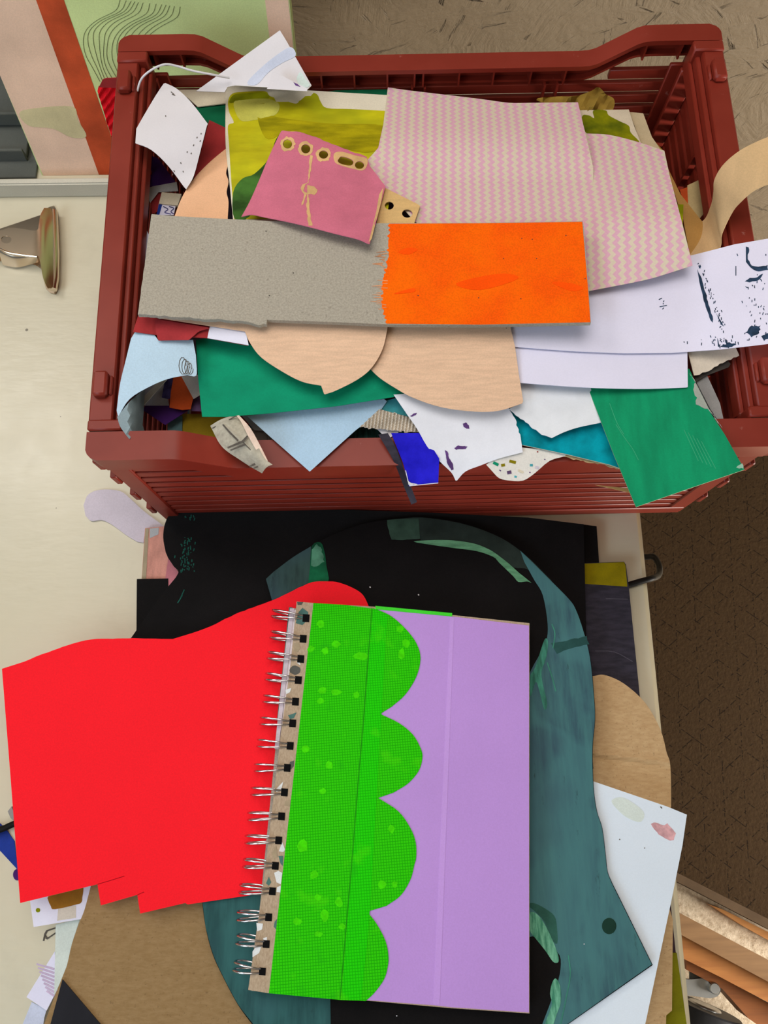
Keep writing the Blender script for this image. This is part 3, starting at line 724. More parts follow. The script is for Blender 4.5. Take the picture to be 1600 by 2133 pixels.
P('cream_slip', [(1432, 386), (1460, 373), (1470, 440), (1452, 462), (1440, 456), (1432, 430)], 130, paper((190, 168, 122), .03), label='cream slip standing against the right crate wall', cat='paper')
ribbon('curled_paper_strip', [(1408, 468, 138), (1461, 462, 146), (1480, 430, 158), (1486, 400, 172), (1488, 375, 184), (1505, 345, 194), (1535, 318, 202), (1570, 298, 206), (1612, 281, 208), (1660, 268, 206)],
       [(1425, 545, 150), (1488, 534, 156), (1501, 512, 160), (1504, 487, 164), (1526, 442, 176), (1545, 420, 184), (1568, 400, 190), (1594, 387, 194), (1628, 376, 196), (1670, 366, 194)], M['tan'], label='peach tan paper strip curling over the right crate rail', cat='paper')
# --- middle
def inkz(px, py): return 162 + max(0, px-1440)*.075
ik = P('ink_stained_sheet', [(1050, 640), (1225, 590), (1440, 532), (1480, 522), (1530, 509), (1600, 497), (1660, 488), (1660, 708), (1600, 716), (1500, 728), (1400, 735), (1300, 736), (1200, 732), (1130, 727), (1068, 722), (1050, 720)], inkz, M['lav'], th=.4, grid=30, label='white sheet with navy ink smears reaching over the right crate rail', cat='paper')
ink = [jag([(1452, 560), (1460, 575), (1470, 610), (1478, 640), (1486, 665), (1484, 672), (1474, 650), (1464, 615), (1456, 580)], 1.2, 6, 1), jag([(1554, 513), (1560, 515), (1558, 540), (1566, 553), (1580, 556), (1600, 552), (1600, 562), (1575, 564), (1562, 556), (1554, 545)], 1.5, 5, 2),
       jag([(1552, 586), (1562, 579), (1578, 578), (1590, 570), (1580, 584), (1562, 588)], 1.5, 5, 3), jag([(1552, 596), (1560, 599), (1556, 600)], .4, 5, 4), jag([(1492, 652), (1502, 668), (1508, 680), (1502, 676)], 1, 5, 5),
       jag([(1552, 692), (1566, 679), (1584, 678), (1582, 694), (1566, 702), (1558, 694)], 3, 4, 6), jag([(1494, 704), (1500, 722), (1496, 722)], .8, 5, 7), jag([(1508, 702), (1518, 720), (1514, 720)], .8, 5, 8), jag([(1500, 722), (1520, 713), (1534, 718), (1516, 724)], 1.5, 4, 9), jag([(1586, 700), (1606, 692), (1612, 706), (1592, 710)], 3, 4, 10)]
for q in ink: patch(ik, 'ink_smear', q, M['ink'], grid=12)
rnd = random.Random(11); sp = []
for _ in range(150):
    u = rnd.random()
    if u < .4: x, y = rnd.gauss(1580, 22), rnd.gauss(650, 50)
    elif u < .7: x, y = rnd.gauss(1510, 30), rnd.gauss(712, 9)
    else:
        v = rnd.random(); x, y = 1454+v*58+rnd.gauss(0, 3), 542+v*150
    if 1380 < x < 1640 and 520 < y < 722-(x-1500)*.1: sp.append([(x, y), (x+rnd.uniform(-2, 2), y+rnd.uniform(1, 6))])
sp += [[(1368+rnd.uniform(0, 18), 624+5*k), (1376+rnd.uniform(0, 14), 621+5*k)] for k in range(5)] + [[(1533, 554), (1533, 574)]]
strokes(ik, 'ink_fleck', sp, M['ink'], 1.7)
P('lavender_strip', [(1050, 715), (1068, 722), (1200, 728), (1300, 731), (1400, 731), (1432, 729)] + [(1433, 806)] + cr([(1430, 807), (1350, 810), (1270, 809), (1200, 806), (1130, 801), (1080, 797), (1050, 795)], 3), lambda px, py: 160.2, M['lav'], th=.5, label='plain lavender white strip under the ink stained sheet', cat='paper')
gb = P('grey_board', [(316, 446), (360, 450), (470, 456), (620, 463), (785, 465), (1000, 464), (1214, 461), (1216, 468), (1226, 600), (1231, 672), (1140, 674), (1000, 677), (820, 676), (700, 671), (556, 666)] + jag([(555, 676), (530, 675), (510, 669), (440, 665), (370, 660), (330, 658), (287, 655)], 1.6, 6, 2) + jag([(288, 650), (296, 590), (308, 500), (315, 449)], .7, 9, 3), lambda px, py: 176 + 5*max(0, (px-1000)/230), M['grey'], th=3.2, grid=30, label='long grey board painted orange on its right half, lying across the crate', cat='board')
orng = jag([(811, 466), (809, 500), (806, 550), (798, 580), (795, 620), (799, 650), (805, 674)], 3.5, 4, 8) + [(1000, 676), (1140, 673), (1230, 671), (1225, 600), (1213, 462), (1000, 465)]
op = patch(gb, 'orange_paint', orng, M['orange'], label='orange painted half of the board')
fd = paper((214, 140, 92), .1, 120)
rnd = random.Random(5)
strokes(gb, 'dry_brush_edge', [[(x0 := 800+rnd.uniform(-6, 8), y), (x0-rnd.uniform(6, 24), y+rnd.uniform(-3, 3), .4)] for y in [524+4*k for k in range(10)]+[585+5*k for k in range(13)]], fd, 2.0)
rd2 = paper((255, 81, 0), .03, 60)
for q in (cr([(830, 525), (850, 516), (870, 520), (850, 530)], 4, True), cr([(820, 612), (860, 600), (862, 608)], 4, True), cr([(950, 590), (1040, 570), (1080, 580), (1000, 604)], 4, True), cr([(1150, 588), (1190, 590), (1215, 600), (1190, 606)], 4, True)):
    patch(gb, 'orange_stroke', q, rd2, lift=.36)
strokes(gb, 'board_speck', [[(x, y), (x+2, y+.6)] for x, y in [(1178, 490), (1048, 538), (1117, 538), (1218, 580), (870, 615), (1084, 622), (996, 620), (1054, 400+283), (553, 481), (610, 568), (560, 615), (1108, 498), (1086, 496)]], M['darkp'], 1.8, lift=.4)
# --- peach scallops
P('peach_scallop', [(330, 662), (510, 690)] + cr([(510, 690), (522, 716), (545, 745), (590, 775), (630, 795), (669, 803)], 4) + [(675, 820)] + cr([(677, 821), (700, 813), (745, 790), (775, 765), (797, 727), (807, 685)], 4) + [(808, 640), (335, 640)], lambda px, py: 168 - 4*max(0, (py-690)/130), M['peach'], th=.5, label='left peach scallop hanging out below the grey board', cat='card')
P('peach_scallop', [(800, 640), (800, 690), (790, 735)] + cr([(768, 765), (790, 786), (820, 806), (860, 828), (920, 848), (990, 857), (1040, 855), (1088, 840)], 4) + [(1090, 836), (1081, 780), (1073, 722), (1064, 684), (1060, 640)], lambda px, py: 164.2 - 4*max(0, (py-690)/160), M['peach'], th=.5, label='right peach scallop hanging out below the orange paint', cat='card')
P('red_paper', [(290, 650), (330, 660), (500, 685), (516, 720), (430, 704), (398, 702), (322, 697), (277, 691)], lambda px, py: 164.4, M['maroon'], th=.4, label='brick red paper under the lower left of the grey board', cat='paper')
P('red_folded_scrap', [(324, 664), (434, 682)] + cr([(436, 684), (415, 690), (405, 698), (393, 708)], 3) + [(330, 709), (324, 690)], lambda px, py: 165.6 + 2*max(0, (px-380)/60), paper((160, 52, 56), .05, 80), th=.4, label='lighter red folded scrap on the brick red paper', cat='paper')
P('white_tab', [(437, 680), (512, 690), (518, 719), (432, 704)], lambda px, py: 166.4, M['cool'], th=.4, label='small white tab left of the left peach scallop', cat='paper')
# --- blue curled sheet left front
def bluez(px, py): return 160.5 + 2.5*math.sin(max(0, min(1, (px-245)/170))*math.pi)
bl = empty('blue_sheet', at(330, 760, 140), 'pale blue sheet rolled under at the left front of the crate', 'paper')
bt = P('upper_side', [(281, 692), (322, 698), (330, 709), (402, 708)] + cr([(408, 740), (410, 778), (404, 784)], 3) + cr([(390, 781), (350, 789), (310, 806), (270, 831), (246, 868)], 4) + cr([(243, 855), (250, 800), (262, 750), (273, 705)], 4), bluez, M['lblue2'], th=.3, grid=11, parent=bl, sharp=0)
strokes(bt, 'pencil_scribble', [[(382+r*9*math.cos(a/10*6.28)-a*.25+5*k, 762+r*20*math.sin(a/10*6.28)+k*2) for a in range(11)] for k, r in enumerate((.9, .8, .7, .6))], M['graph'], 1.3)
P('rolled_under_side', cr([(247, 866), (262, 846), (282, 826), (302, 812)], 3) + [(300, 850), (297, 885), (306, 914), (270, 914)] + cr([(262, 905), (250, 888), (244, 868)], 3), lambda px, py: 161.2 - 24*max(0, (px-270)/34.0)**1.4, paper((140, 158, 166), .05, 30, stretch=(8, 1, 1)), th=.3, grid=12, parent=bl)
P('grey_paper', [(284, 808), (345, 790), (352, 846), (283, 844)], 116, paper((170, 172, 180)), label='grey paper inside the blue roll', cat='paper')
P('white_slip', [(290, 836), (340, 784), (348, 790), (301, 843)], 123, paper((200, 204, 200)), th=.6, label='narrow white slip slanting inside the blue roll', cat='paper')
P('navy_painted_scrap', [(345, 782), (360, 780), (358, 828), (350, 831), (337, 828)], 121, M['navyp'], label='navy brushed scrap left of the rust wedge', cat='paper')
P('rust_wedge', [(362, 782), (384, 780), (402, 830), (397, 852), (380, 854), (353, 849), (356, 815)], 125, M['rust'], th=.5, label='rust orange wedge under the blue sheet', cat='card')
P('white_corner', [(378, 784), (416, 780), (418, 822), (403, 831)], 128, M['greyp'] if 0 else paper((186, 180, 176)), label='pale corner between rust wedge and green sheet', cat='paper')
P('violet_scrap', [(399, 832), (420, 824), (420, 857), (399, 856)], 119, M['violet'], label='violet scrap at the left edge of the green sheet', cat='paper')
P('purple_diamond', [(296, 853), (304, 845), (352, 845), (394, 853), (344, 885)], 120, M['purple'], th=.5, label='deep purple diamond below the rust wedge', cat='card')
P('olive_sheet', [(378, 862), (490, 862), (490, 950), (378, 930)], 108, paper((150, 126, 30), .06, 30), label='olive yellow sheet low at the left front of the crate', cat='paper')
P('teal_strip', [(349, 870), (380, 866), (379, 930), (349, 930)], 109.5, M['tealgrey'], label='grey teal strip left of the olive sheet', cat='paper')
P('green_front_sheet', [(408, 708), (432, 704), (520, 718), (800, 760), (850, 822), (700, 846), (560, 861), (470, 868), (421, 868), (413, 790)], lambda px, py: 154 - 2*max(0, (py-720)/140), M['green'], th=.5, label='emerald green sheet under the left peach scallop', cat='paper')
P('grey_card', [(500, 862), (560, 858), (590, 900), (530, 896)], 128, M['greyp'], label='grey card corner left of the light blue triangle', cat='card')
ld = P('lined_drawing', [(520, 893), (600, 886), (640, 960), (560, 950)], 124, paper((120, 110, 102)), label='dull drawing with ink lines behind the light blue triangle', cat='paper')
strokes(ld, 'ink_line', [[(556, 900), (558, 938)], [(562, 900), (564, 938)], [(572, 910), (574, 940)], [(540, 930), (590, 932)], cr([(568, 940), (578, 930), (588, 932)], 3)], M['graph'], 2)
P('light_blue_triangle', [(515, 867), (560, 860), (700, 845), (800, 831), (806, 836), (793, 855), (740, 897), (645, 982), (580, 925)], lambda px, py: 143.2 + .8*max(0, (py-900)/80), M['lblue'], th=.4, label='light blue sheet hanging point down over the front rim', cat='paper')
P('dark_teal_sheet', [(690, 940), (740, 890), (806, 880), (806, 898), (757, 940)], 128, M['tealstripe'], label='dark brushed teal sheet right of the light blue triangle', cat='paper')
P('green_dark_sheet', [(750, 905), (850, 895), (850, 945), (750, 945)], 112, M['dgreen'], label='dark green sheet low behind the front rim', cat='paper')
P('teal_painted_card', [(790, 838), (838, 826), (852, 868), (788, 852)], 142, M['teal2'], label='small teal painted card above the corrugated scrap', cat='card')
P('corrugated_scrap', [(750, 890), (790, 852), (864, 872), (872, 900)] + jag([(868, 900), (820, 897), (752, 889)], 1.5, 4, 3), lambda px, py: 144.5 + 1.1*math.sin(px*.88 + py*.12), M['corrw'], th=.6, grid=2.1, sharp=0, label='white corrugated card scrap above the royal blue card', cat='card')
P('white_point', [(784, 892), (836, 897), (807, 915)], 141.5, M['white'], label='white paper point under the corrugated scrap', cat='paper')
sk = ribbon('pencil_sketch_strip', [(438, 887, 148), (462, 930, 150), (500, 958, 151), (525, 974, 149), (546, 986, 146)], [(497, 864, 150), (520, 893, 156), (538, 930, 158), (552, 955, 155), (568, 968, 150)], M['pencil'], across=8, bulge=3, label='pencil shaded strip with dark lines over the front left rim', cat='paper')
SURF[sk] = fit([(438, 887, 149), (497, 864, 151), (546, 986, 146.5), (568, 968, 150.5)])
sks = SURF[sk]; SURF[sk] = lambda px, py: sks(px, py) + 9.5*max(0, 1-((px-505)**2+(py-925)**2)/4600.0)
strokes(sk, 'pencil_line', [[(442, 892, 2), (493, 866, 2)], [(464, 884, 3), (478, 900, 4), (496, 918, 4)], [(474, 933, 4), (505, 920, 5), (516, 908, 4)], [(480, 938, 3), (510, 926, 4)], [(505, 920, 2), (530, 945, 2), (548, 958, 2)], [(520, 972, 4), (553, 955, 4)], [(528, 976, 3), (558, 962, 3)]], M['graph'], 3, lift=1.0)
SURF[sk] = lambda px, py: sks(px, py) + 9.5*max(0, 1-((px-505)**2+(py-925)**2)/4600.0)
patch(sk, 'bare_edge', cr([(493, 866), (503, 880), (517, 908), (533, 936), (548, 958)], 3) + cr([(558, 960), (543, 930), (522, 892), (498, 865)], 3), M['peachedge'], lift=1.2, grid=10)
tt = ribbon('black_strip', [(788, 905, 145), (806, 935, 144), (822, 965, 140), (840, 1010, 122), (857, 1051, 104)], [(808, 902, 145), (826, 935, 144), (840, 975, 140), (855, 1012, 122), (869, 1046, 104)], M['dgrey'], across=3, label='black paper strip hanging over the front rim beside royal blue card', cat='paper')
rb = P('royal_blue_card', [(815, 902), (882, 902), (915, 955), (913, 1007), (852, 1013), (840, 965)], lambda px, py: 147 - 10*max(0, (py-945)/70)**1.5, M['royal'], th=.5, label='royal blue painted card hanging over the front rim', cat='card')
patch(rb, 'bare_corner', jag([(848, 1000), (856, 1006), (870, 1008), (853, 1012)], 1, 4, 3), M['white'])
strokes(rb, 'bare_edge', [[(853, 1012), (913, 1006)], [(845, 980), (852, 1010)]], M['white'], 1.6)
def blotz(px, py): return 154 - 8*max(0, (py-830)/120) - 4*max(0, (py-950)/50)
wp = P('purple_blotted_sheet', [(820, 822), (1070, 800)] + jag([(1060, 852), (1072, 870), (1078, 890), (1084, 905)], 1.5, 5, 3) + [(1089, 942)] + cr([(1086, 943), (1040, 955), (1000, 970), (970, 982), (952, 1001)], 3) + cr([(949, 1001), (940, 984), (915, 960), (890, 930), (870, 895), (850, 866)], 3), blotz, paper((224, 226, 236), .025, 35, grain=.008, bump=.05, detail=5), th=.35, grid=16, label='white sheet with purple blots hanging over the front rim', cat='paper')
for q in ([(854, 866), (864, 861), (869, 860), (866, 865), (857, 868)], [(964, 882), (970, 880), (977, 886), (978, 893), (972, 893), (966, 889)], [(946, 933), (955, 928), (974, 930), (970, 935), (950, 937)], [(927, 937), (932, 940), (936, 955), (943, 965), (945, 978), (940, 980), (932, 965), (929, 950)]):
    patch(wp, 'purple_blot', jag(q+[q[0]], .8, 3, 2)[:-1], M['blot'], grid=8)
P('turquoise_card', [(1040, 835), (1060, 852), (1110, 870), (1260, 870), (1293, 976), (1270, 968), (1180, 946), (1085, 926), (1060, 900)], lambda px, py: 147, M['cyan'], th=.8, edge=M['cream'], label='turquoise painted card across the right of the front rim', cat='card')
cf = P('confetti_paper', [(1013, 968), (1060, 930), (1180, 940)] + cr([(1178, 950), (1145, 960), (1115, 985), (1090, 1001), (1062, 1001), (1040, 996), (1024, 980)], 3), lambda px, py: 145 - 6*max(0, (py-945)/55), paper((226, 222, 216), .015), th=.35, grid=14, label='white paper with small coloured shapes below the turquoise card', cat='paper')
for (x, y, a, b, an, c) in [(1033, 966, 12, 6, .45, 'green'), (1048, 969, 8, 6, -.2, 'olive'), (1068, 962, 14, 6, .25, 'olive'), (1061, 984, 9, 7, -.2, 'violet'), (1085, 982, 12, 5, .4, 'cream'), (1107, 969, 6, 5, 0, 'teal2'), (1119, 974, 9, 6, .2, 'lilpale'), (1074, 993, 5, 4, .3, 'teal2'), (1042, 980, 4, 2, .7, 'purple'), (1135, 957, 3, 2, .2, 'violet'), (1120, 941, 3, 2, .2, 'maroon'), (1104, 984, 3, 2, .1, 'violet')]:
    ca, sa = math.cos(an), math.sin(an)
    patch(cf, 'printed_shape', [(x+(u*a*ca-v*b*sa)*.5, y+(u*a*sa+v*b*ca)*.5) for u, v in ((-1, -1), (1, -1), (1, 1), (-1, 1))], M[c], grid=20)
P('torn_card_edge', [(1172, 938), (1290, 965)] + jag([(1290, 976), (1240, 964), (1210, 960), (1176, 951)], 2, 5, 4), lambda px, py: 144.2, paper((200, 170, 128), .05), th=.5, label='torn tan card edge under the turquoise card', cat='card')
P('torn_white_sheet', [(1080, 790), (1228, 800), (1252, 880)] + cr([(1248, 881), (1205, 890), (1175, 900), (1150, 912)], 3) + jag([(1148, 912), (1128, 906), (1110, 892), (1085, 872), (1060, 852)], 2, 6, 5) + [(1088, 838)], lambda px, py: 153, paper((222, 226, 234), .025, 40, grain=.008, bump=.05, detail=5), th=.35, label='torn white sheet between right peach scallop and right green sheet', cat='paper')
grs = fit([(1225, 812, 154.5), (1436, 768, 156), (1551, 978, 168), (1325, 1056, 160)])
gr = P('green_side_sheet', [(1222, 800), (1436, 768), (1452, 805), (1475, 852), (1510, 905), (1551, 978), (1440, 1016), (1325, 1056), (1280, 950)], grs, M['green2'], th=.6, edge=paper((150, 176, 140)), label='large green sheet slanting over the right of the front rim', cat='paper')
patch(gr, 'bare_patch', jag([(1437, 776), (1448, 795), (1446, 805), (1446, 818), (1452, 828), (1450, 842), (1462, 848), (1474, 852), (1484, 862), (1500, 884), (1505, 892)], 3, 5, 6) + [(1476, 850), (1452, 802)], paper((160, 166, 158), .03))
patch(gr, 'bare_corner', jag([(1534, 974), (1546, 965), (1549, 976), (1540, 976)], 1.5, 4, 4), paper((150, 190, 170), .03))
strokes(gr, 'scratch', [cr([(1283, 884), (1300, 910), (1318, 935), (1330, 958)], 4), cr([(1270, 840), (1285, 880), (1300, 905)], 4)] + [[(1425+9*k, 895+k*6), (1455+9*k, 960+k*4)] for k in range(5)], paper((60, 166, 124), .03), 1.3)
P('grey_board_strip', [(1448, 790), (1471, 777), (1500, 840), (1507, 872), (1500, 882), (1480, 852)], 151, paper((150, 150, 152)), th=1.5, label='pale grey board strip right of the large green sheet', cat='card')
P('cream_torn_scrap', [(1432, 728), (1532, 722)] + jag([(1540, 740), (1500, 757), (1470, 775), (1446, 782)], 2, 6, 7), lambda px, py: 157, paper((212, 200, 184), .03), th=.5, label='cream torn scrap under the ink stained sheet', cat='paper')
P('dark_tape', [(1447, 783), (1516, 751), (1522, 758), (1518, 765), (1470, 783), (1450, 795)], 153.5, M['darkp'], th=.5, label='dark tape piece under the cream torn scrap', cat='tape')
P('kraft_slip', [(1240, 1010), (1308, 1017), (1320, 1028)], lambda px, py: 112, M['card'], th=.4, label='thin kraft slip stuck out between the front slats', cat='paper')

# ================================================================== PILE IN FRONT OF THE CRATE
def Pz(o): return lambda px, py: 13 + max(0, (py-1080))*.030 + o
loose_pile('paper_pile', (0.012, -.02), .135, .150, 3, 13, 5, [M['darkp'], M['greyp'], M['olived']], 'flat scrap paper packed under the black sheet in front of the crate', 9)
P('lilac_petal', cr([(174, 1052), (184, 1030), (210, 1020), (250, 1023), (275, 1042), (300, 1065), (342, 1096)], 4) + [(336, 1108), (302, 1108), (299, 1130)] + cr([(285, 1128), (262, 1114), (235, 1094), (212, 1083), (190, 1085), (178, 1074)], 4), 1.8, M['lilpale'], th=1.4, label='pale lilac petal shaped card on the desk left of the crate foot', cat='card')
pp = P('pink_painted_board', [(302, 1100), (345, 1096), (362, 1140), (350, 1165), (344, 1222), (294, 1222)], 6, M['pinkp'], th=2.5, label='pink brushed board between lilac petal and black square', cat='board')
patch(pp, 'bare_edge', [(303, 1101), (310, 1101), (304, 1210), (295, 1210)], M['stoneb'])
patch(pp, 'pale_patch', [(312, 1101), (331, 1099), (330, 1113), (312, 1121)], M['grey2'])
P('mauve_paper', [(351, 1160), (372, 1192), (356, 1222), (343, 1240), (345, 1200)], 8, M['mauve'], label='mauve paper sliver beside the large black sheet', cat='paper')
P('black_square', [(285, 1206), (350, 1205), (352, 1340), (284, 1340)], 8.5, M['black'], th=.6, label='black paper square left of the large black sheet', cat='paper')
def bigz(px, py): return Pz(2)(px, py) + 6*max(0, (1100-py)/40)
bk = P('large_black_sheet', cr([(345, 1150), (340, 1120), (344, 1090), (358, 1070), (400, 1064)], 4) + [(560, 1062), (730, 1062), (900, 1068), (1100, 1078), (1216, 1092), (1224, 1440), (1236, 1600), (1180, 1820), (380, 1800), (268, 1336)] + cr([(300, 1290), (335, 1240), (371, 1195), (362, 1180), (350, 1162)], 4), bigz, M['black'], th=.6, grid=40, label='large black sheet under the teal arch in front of the crate', cat='paper')
rnd = random.Random(21)
tp = [[(x, y), (x+rnd.uniform(-2, 2), y+rnd.uniform(1.5, 7))] for x, y in [(392+rnd.gauss(0, 8)-max(0, y-1090)*.04, y) for y in [1072+1.35*k for k in range(88)]]] + [[(384, 1228), (376, 1246)], [(380, 1240), (370, 1256)]]
strokes(bk, 'teal_smear', tp, paper((30, 84, 74), .1), 2.2)
P('black_backing', [(1212, 1092), (1243, 1096), (1250, 1200), (1216, 1240)], 9, M['black'], th=.6, label='black card edge above the olive strip', cat='card')
og = P('olive_and_navy_board', [(1216, 1173), (1300, 1170), (1304, 1176), (1310, 1222), (1334, 1460), (1216, 1460)], 11, M['dgrey'], th=1.2, label='navy grey board with olive band right of the large black sheet', cat='board')
patch(og, 'olive_band', [(1216, 1174), (1300, 1171), (1303, 1177), (1307, 1222), (1216, 1216)], M['olive'])
for q in ([(1262, 1247), (1308, 1248)], cr([(1240, 1356), (1280, 1358), (1318, 1378)], 3)): strokes(og, 'crease', [q], paper((84, 80, 92)), 1.4)
def crz(px, py):
    d = py - (1574 + (px-1238)*.12); return 15 + max(0, (py-1400))*.02 + 2.6/(1+math.exp(max(-30, min(30, d/1.6)))) + 1.2*math.exp(-((d+5)/5.0)**2)
P('cardboard_half_round', [(1225, 1410)] + cr([(1238, 1408), (1260, 1406), (1300, 1424), (1345, 1465), (1376, 1520), (1389, 1568), (1396, 1590), (1398, 1640), (1398, 1700)], 4) + [(1220, 1690)], crz, M['kraft'], th=2.5, grid=5, label='brown cardboard with a rounded end and crease at the right', cat='cardboard')
wr = P('white_sheet', [(1220, 1622), (1390, 1680), (1431, 1697), (1422, 1760), (1400, 1870), (1345, 2130), (1325, 2200), (1080, 2200), (1080, 1640)], lambda px, py: Pz(7.5)(px, py) - 2, paper((224, 236, 250), .012, 10, grain=.008, bump=.05), th=.5, grid=40, label='large white sheet under the right edge of the teal arch', cat='paper')
patch(wr, 'pink_stain', jag([(1356, 1716), (1362, 1713), (1384, 1719), (1390, 1715), (1398, 1724), (1408, 1736), (1404, 1750), (1396, 1751), (1372, 1738), (1362, 1726), (1356, 1716)], .8, 4, 2)[:-1], paper((212, 164, 170), .12, 160))
patch(wr, 'yellow_stain', cr([(1274, 1668), (1300, 1662), (1340, 1690), (1335, 1712), (1310, 1705), (1290, 1690)], 4, True), paper((220, 232, 228), .01, 30))
strokes(wr, 'speck', [[(1376, 1680), (1379, 1684)], [(1290, 1748), (1292, 1749)], [(1342, 1766), (1344, 1767)]], M['graph'], 2.2)
P('cardboard_fold', [(1380, 1890), (1394, 1890), (1402, 1916), (1400, 2105), (1388, 2115), (1386, 2200), (1330, 2200), (1330, 2000)], lambda px, py: 26 + 2*math.sin(py*.03), M['kraft'], th=2, grid=14, label='folded brown cardboard under the white sheet at lower right', cat='cardboard')
P('olive_green_card', [(1398, 1985), (1410, 1985), (1440, 2200), (1380, 2200)], 16, paper((120, 120, 22), .06), th=1.2, label='olive green card under the folded cardboard at lower right', cat='card')
P('dark_violet_strip', [(1392, 1880), (1397, 1880), (1408, 1985), (1396, 1985)], 12, M['winegrey'], th=.8, label='dark violet sliver beside the folded cardboard at lower right', cat='paper')

# lower left
kb = P('kraft_board', [(196, 1820), (520, 1800), (640, 2200), (70, 2200)] + cr([(92, 2133), (112, 2080), (134, 2025)], 3) + cr([(140, 2010), (150, 1965), (164, 1925), (176, 1895), (188, 1850)], 3), Pz(-1), kraft((152, 124, 86), (138, 110, 72), (96, 74, 48)), th=2.5, edge=M['stoneb'], grid=40, label='brown kraft board at the lower left under the red paper', cat='board')
bt2 = P('black_triangle', [(130, 2040), (215, 2140), (260, 2200), (85, 2200), (105, 2133)], Pz(0.2), M['black2'], th=.6, label='black paper triangle on the kraft board corner', cat='paper')
oc = P('ochre_painted_card', [(62, 1872), (190, 1830), (190, 1908), (166, 1915), (70, 1931)], 28, M['cool'], th=.6, label='white card with ochre block peeking out under the red paper', cat='card')
patch(oc, 'ochre_block', cr([(103, 1862), (168, 1845), (171, 1870), (169, 1880), (160, 1884), (115, 1894), (106, 1888)], 3, True), M['ochre'])
patch(oc, 'olive_dot', circ(79, 1896, 4.5), M['ygreen'])
patch(oc, 'beige_block', [(121, 1893), (158, 1886), (158, 1912), (119, 1918)], paper((206, 198, 186)))
P('mint_strip', [(116, 1926), (166, 1914), (158, 1940), (134, 2030), (113, 2072)], 23, M['mint'], th=.6, label='pale mint card strip left of the kraft board', cat='card')
lp = P('pink_lined_paper', [(114, 1982), (120, 2060), (97, 2105), (55, 2077)], 12, M['lav'], th=.4, label='lavender paper with pink rows beside the mint strip', cat='paper')
strokes(lp, 'pink_row', [[(113-3*k, 2012+8*k) if 0 else (76+3*(7-k), 2064-8*k), (113, 2075-8*k)] for k in range(8)], paper((196, 176, 204), .03), 4)
P('lavender_slip', [(66, 2087), (97, 2103), (92, 2120), (80, 2200), (20, 2200)], 8, M['lblue'] if 0 else paper((200, 206, 228)), th=.4, label='plain lavender slip below the pink lined paper', cat='paper')
bt3 = P('blue_tape', [(-60, 1700), (0, 1715), (12, 1726), (30, 1752), (37, 1812), (0, 1772), (-60, 1760)], .8, M['tape'], th=.5, label='dark blue tape piece on the desk at the left frame edge', cat='tape')
P('purple_dot', circ(36, 1822, 9, 12), 1.0, M['purple'], th=.4, label='purple paper dot on the desk by the red paper edge', cat='paper')
P('grey_chip', [(16, 1690), (24, 1680), (32, 1700), (32, 1712), (22, 1704)], 3, M['greyp'], th=2, label='small grey chip on the desk at the left of the red paper', cat='scrap')
tube('black_cable', [at(x, y, 5) for x, y in cr([(-60, 1742), (0, 1728), (20, 1720), (40, 1712), (80, 1700)], 5)], .0022, M['cable'], label='black cable on the desk running under the red paper', cat='cable')
dsurf = P('marker_scribble', [(89, 1960), (92, 1945), (96, 1938), (117, 1931), (117, 1934), (99, 1940), (95, 1948), (99, 1953), (117, 1941), (117, 1944), (99, 1957), (95, 1956), (95, 1948), (92, 1960)], .4, M['graph'], th=.3, label='black marker scribble on the desk by the mint strip', cat='scribble')

# --- teal arch
ta_o = [(553, 1205)] + cr([(570, 1190), (610, 1160), (660, 1130), (720, 1103), (770, 1088), (830, 1080), (880, 1077), (960, 1089), (1030, 1113), (1080, 1143), (1130, 1190), (1172, 1232), (1188, 1250), (1200, 1270), (1215, 1310), (1230, 1370), (1238, 1450), (1240, 1500), (1235, 1560), (1237, 1640), (1244, 1690), (1255, 1725), (1262, 1780), (1266, 1815), (1275, 1838)], 4) + [(1360, 2010), (1180, 2136), (1080, 2200), (560, 2200)] + cr([(530, 2140), (495, 2092), (462, 2030), (442, 1985), (428, 1930), (420, 1870)], 4) + [(418, 1700), (600, 1400), (567, 1252)]
ta = P('teal_arch_sheet', ta_o, Pz(9), M['black'], th=.6, grid=36, label='black sheet with a broad brushed teal arch, under the notebook', cat='paper')
patch(ta, 'teal_corner', [(554, 1206)] + cr([(570, 1191), (610, 1161), (648, 1138)], 4) + [(646, 1210), (640, 1240), (567, 1252)], teal_paint((54, 80, 76), (40, 58, 56)))
patch(ta, 'green_block', cr([(650, 1137), (668, 1130), (676, 1150), (680, 1178), (683, 1215), (645, 1225), (646, 1180)], 3, True), paper((20, 88, 58), .2, 60), lift=.3)
patch(ta, 'pale_brush', jag([(650, 1145), (660, 1133), (670, 1145), (676, 1170), (660, 1180), (648, 1178)], 2, 5, 3), paper((76, 128, 104), .2, 90), lift=.45)
patch(ta, 'arch_top', jag([(807, 1083), (808, 1100), (816, 1124), (840, 1125), (875, 1122)], 1, 6, 2) + cr([(880, 1128), (934, 1128), (994, 1140), (1040, 1165), (1070, 1182), (1094, 1184), (1118, 1196)], 3) + cr([(1150, 1210), (1108, 1168), (1070, 1137), (1028, 1113), (960, 1090), (880, 1078), (830, 1081)], 3), M['arcdark'])
patch(ta, 'arch_block', jag([(807, 1083), (808, 1100), (816, 1124), (840, 1125), (875, 1122)], 1, 6, 2) + [(872, 1080), (830, 1081)], M['arcdim'], lift=.35)
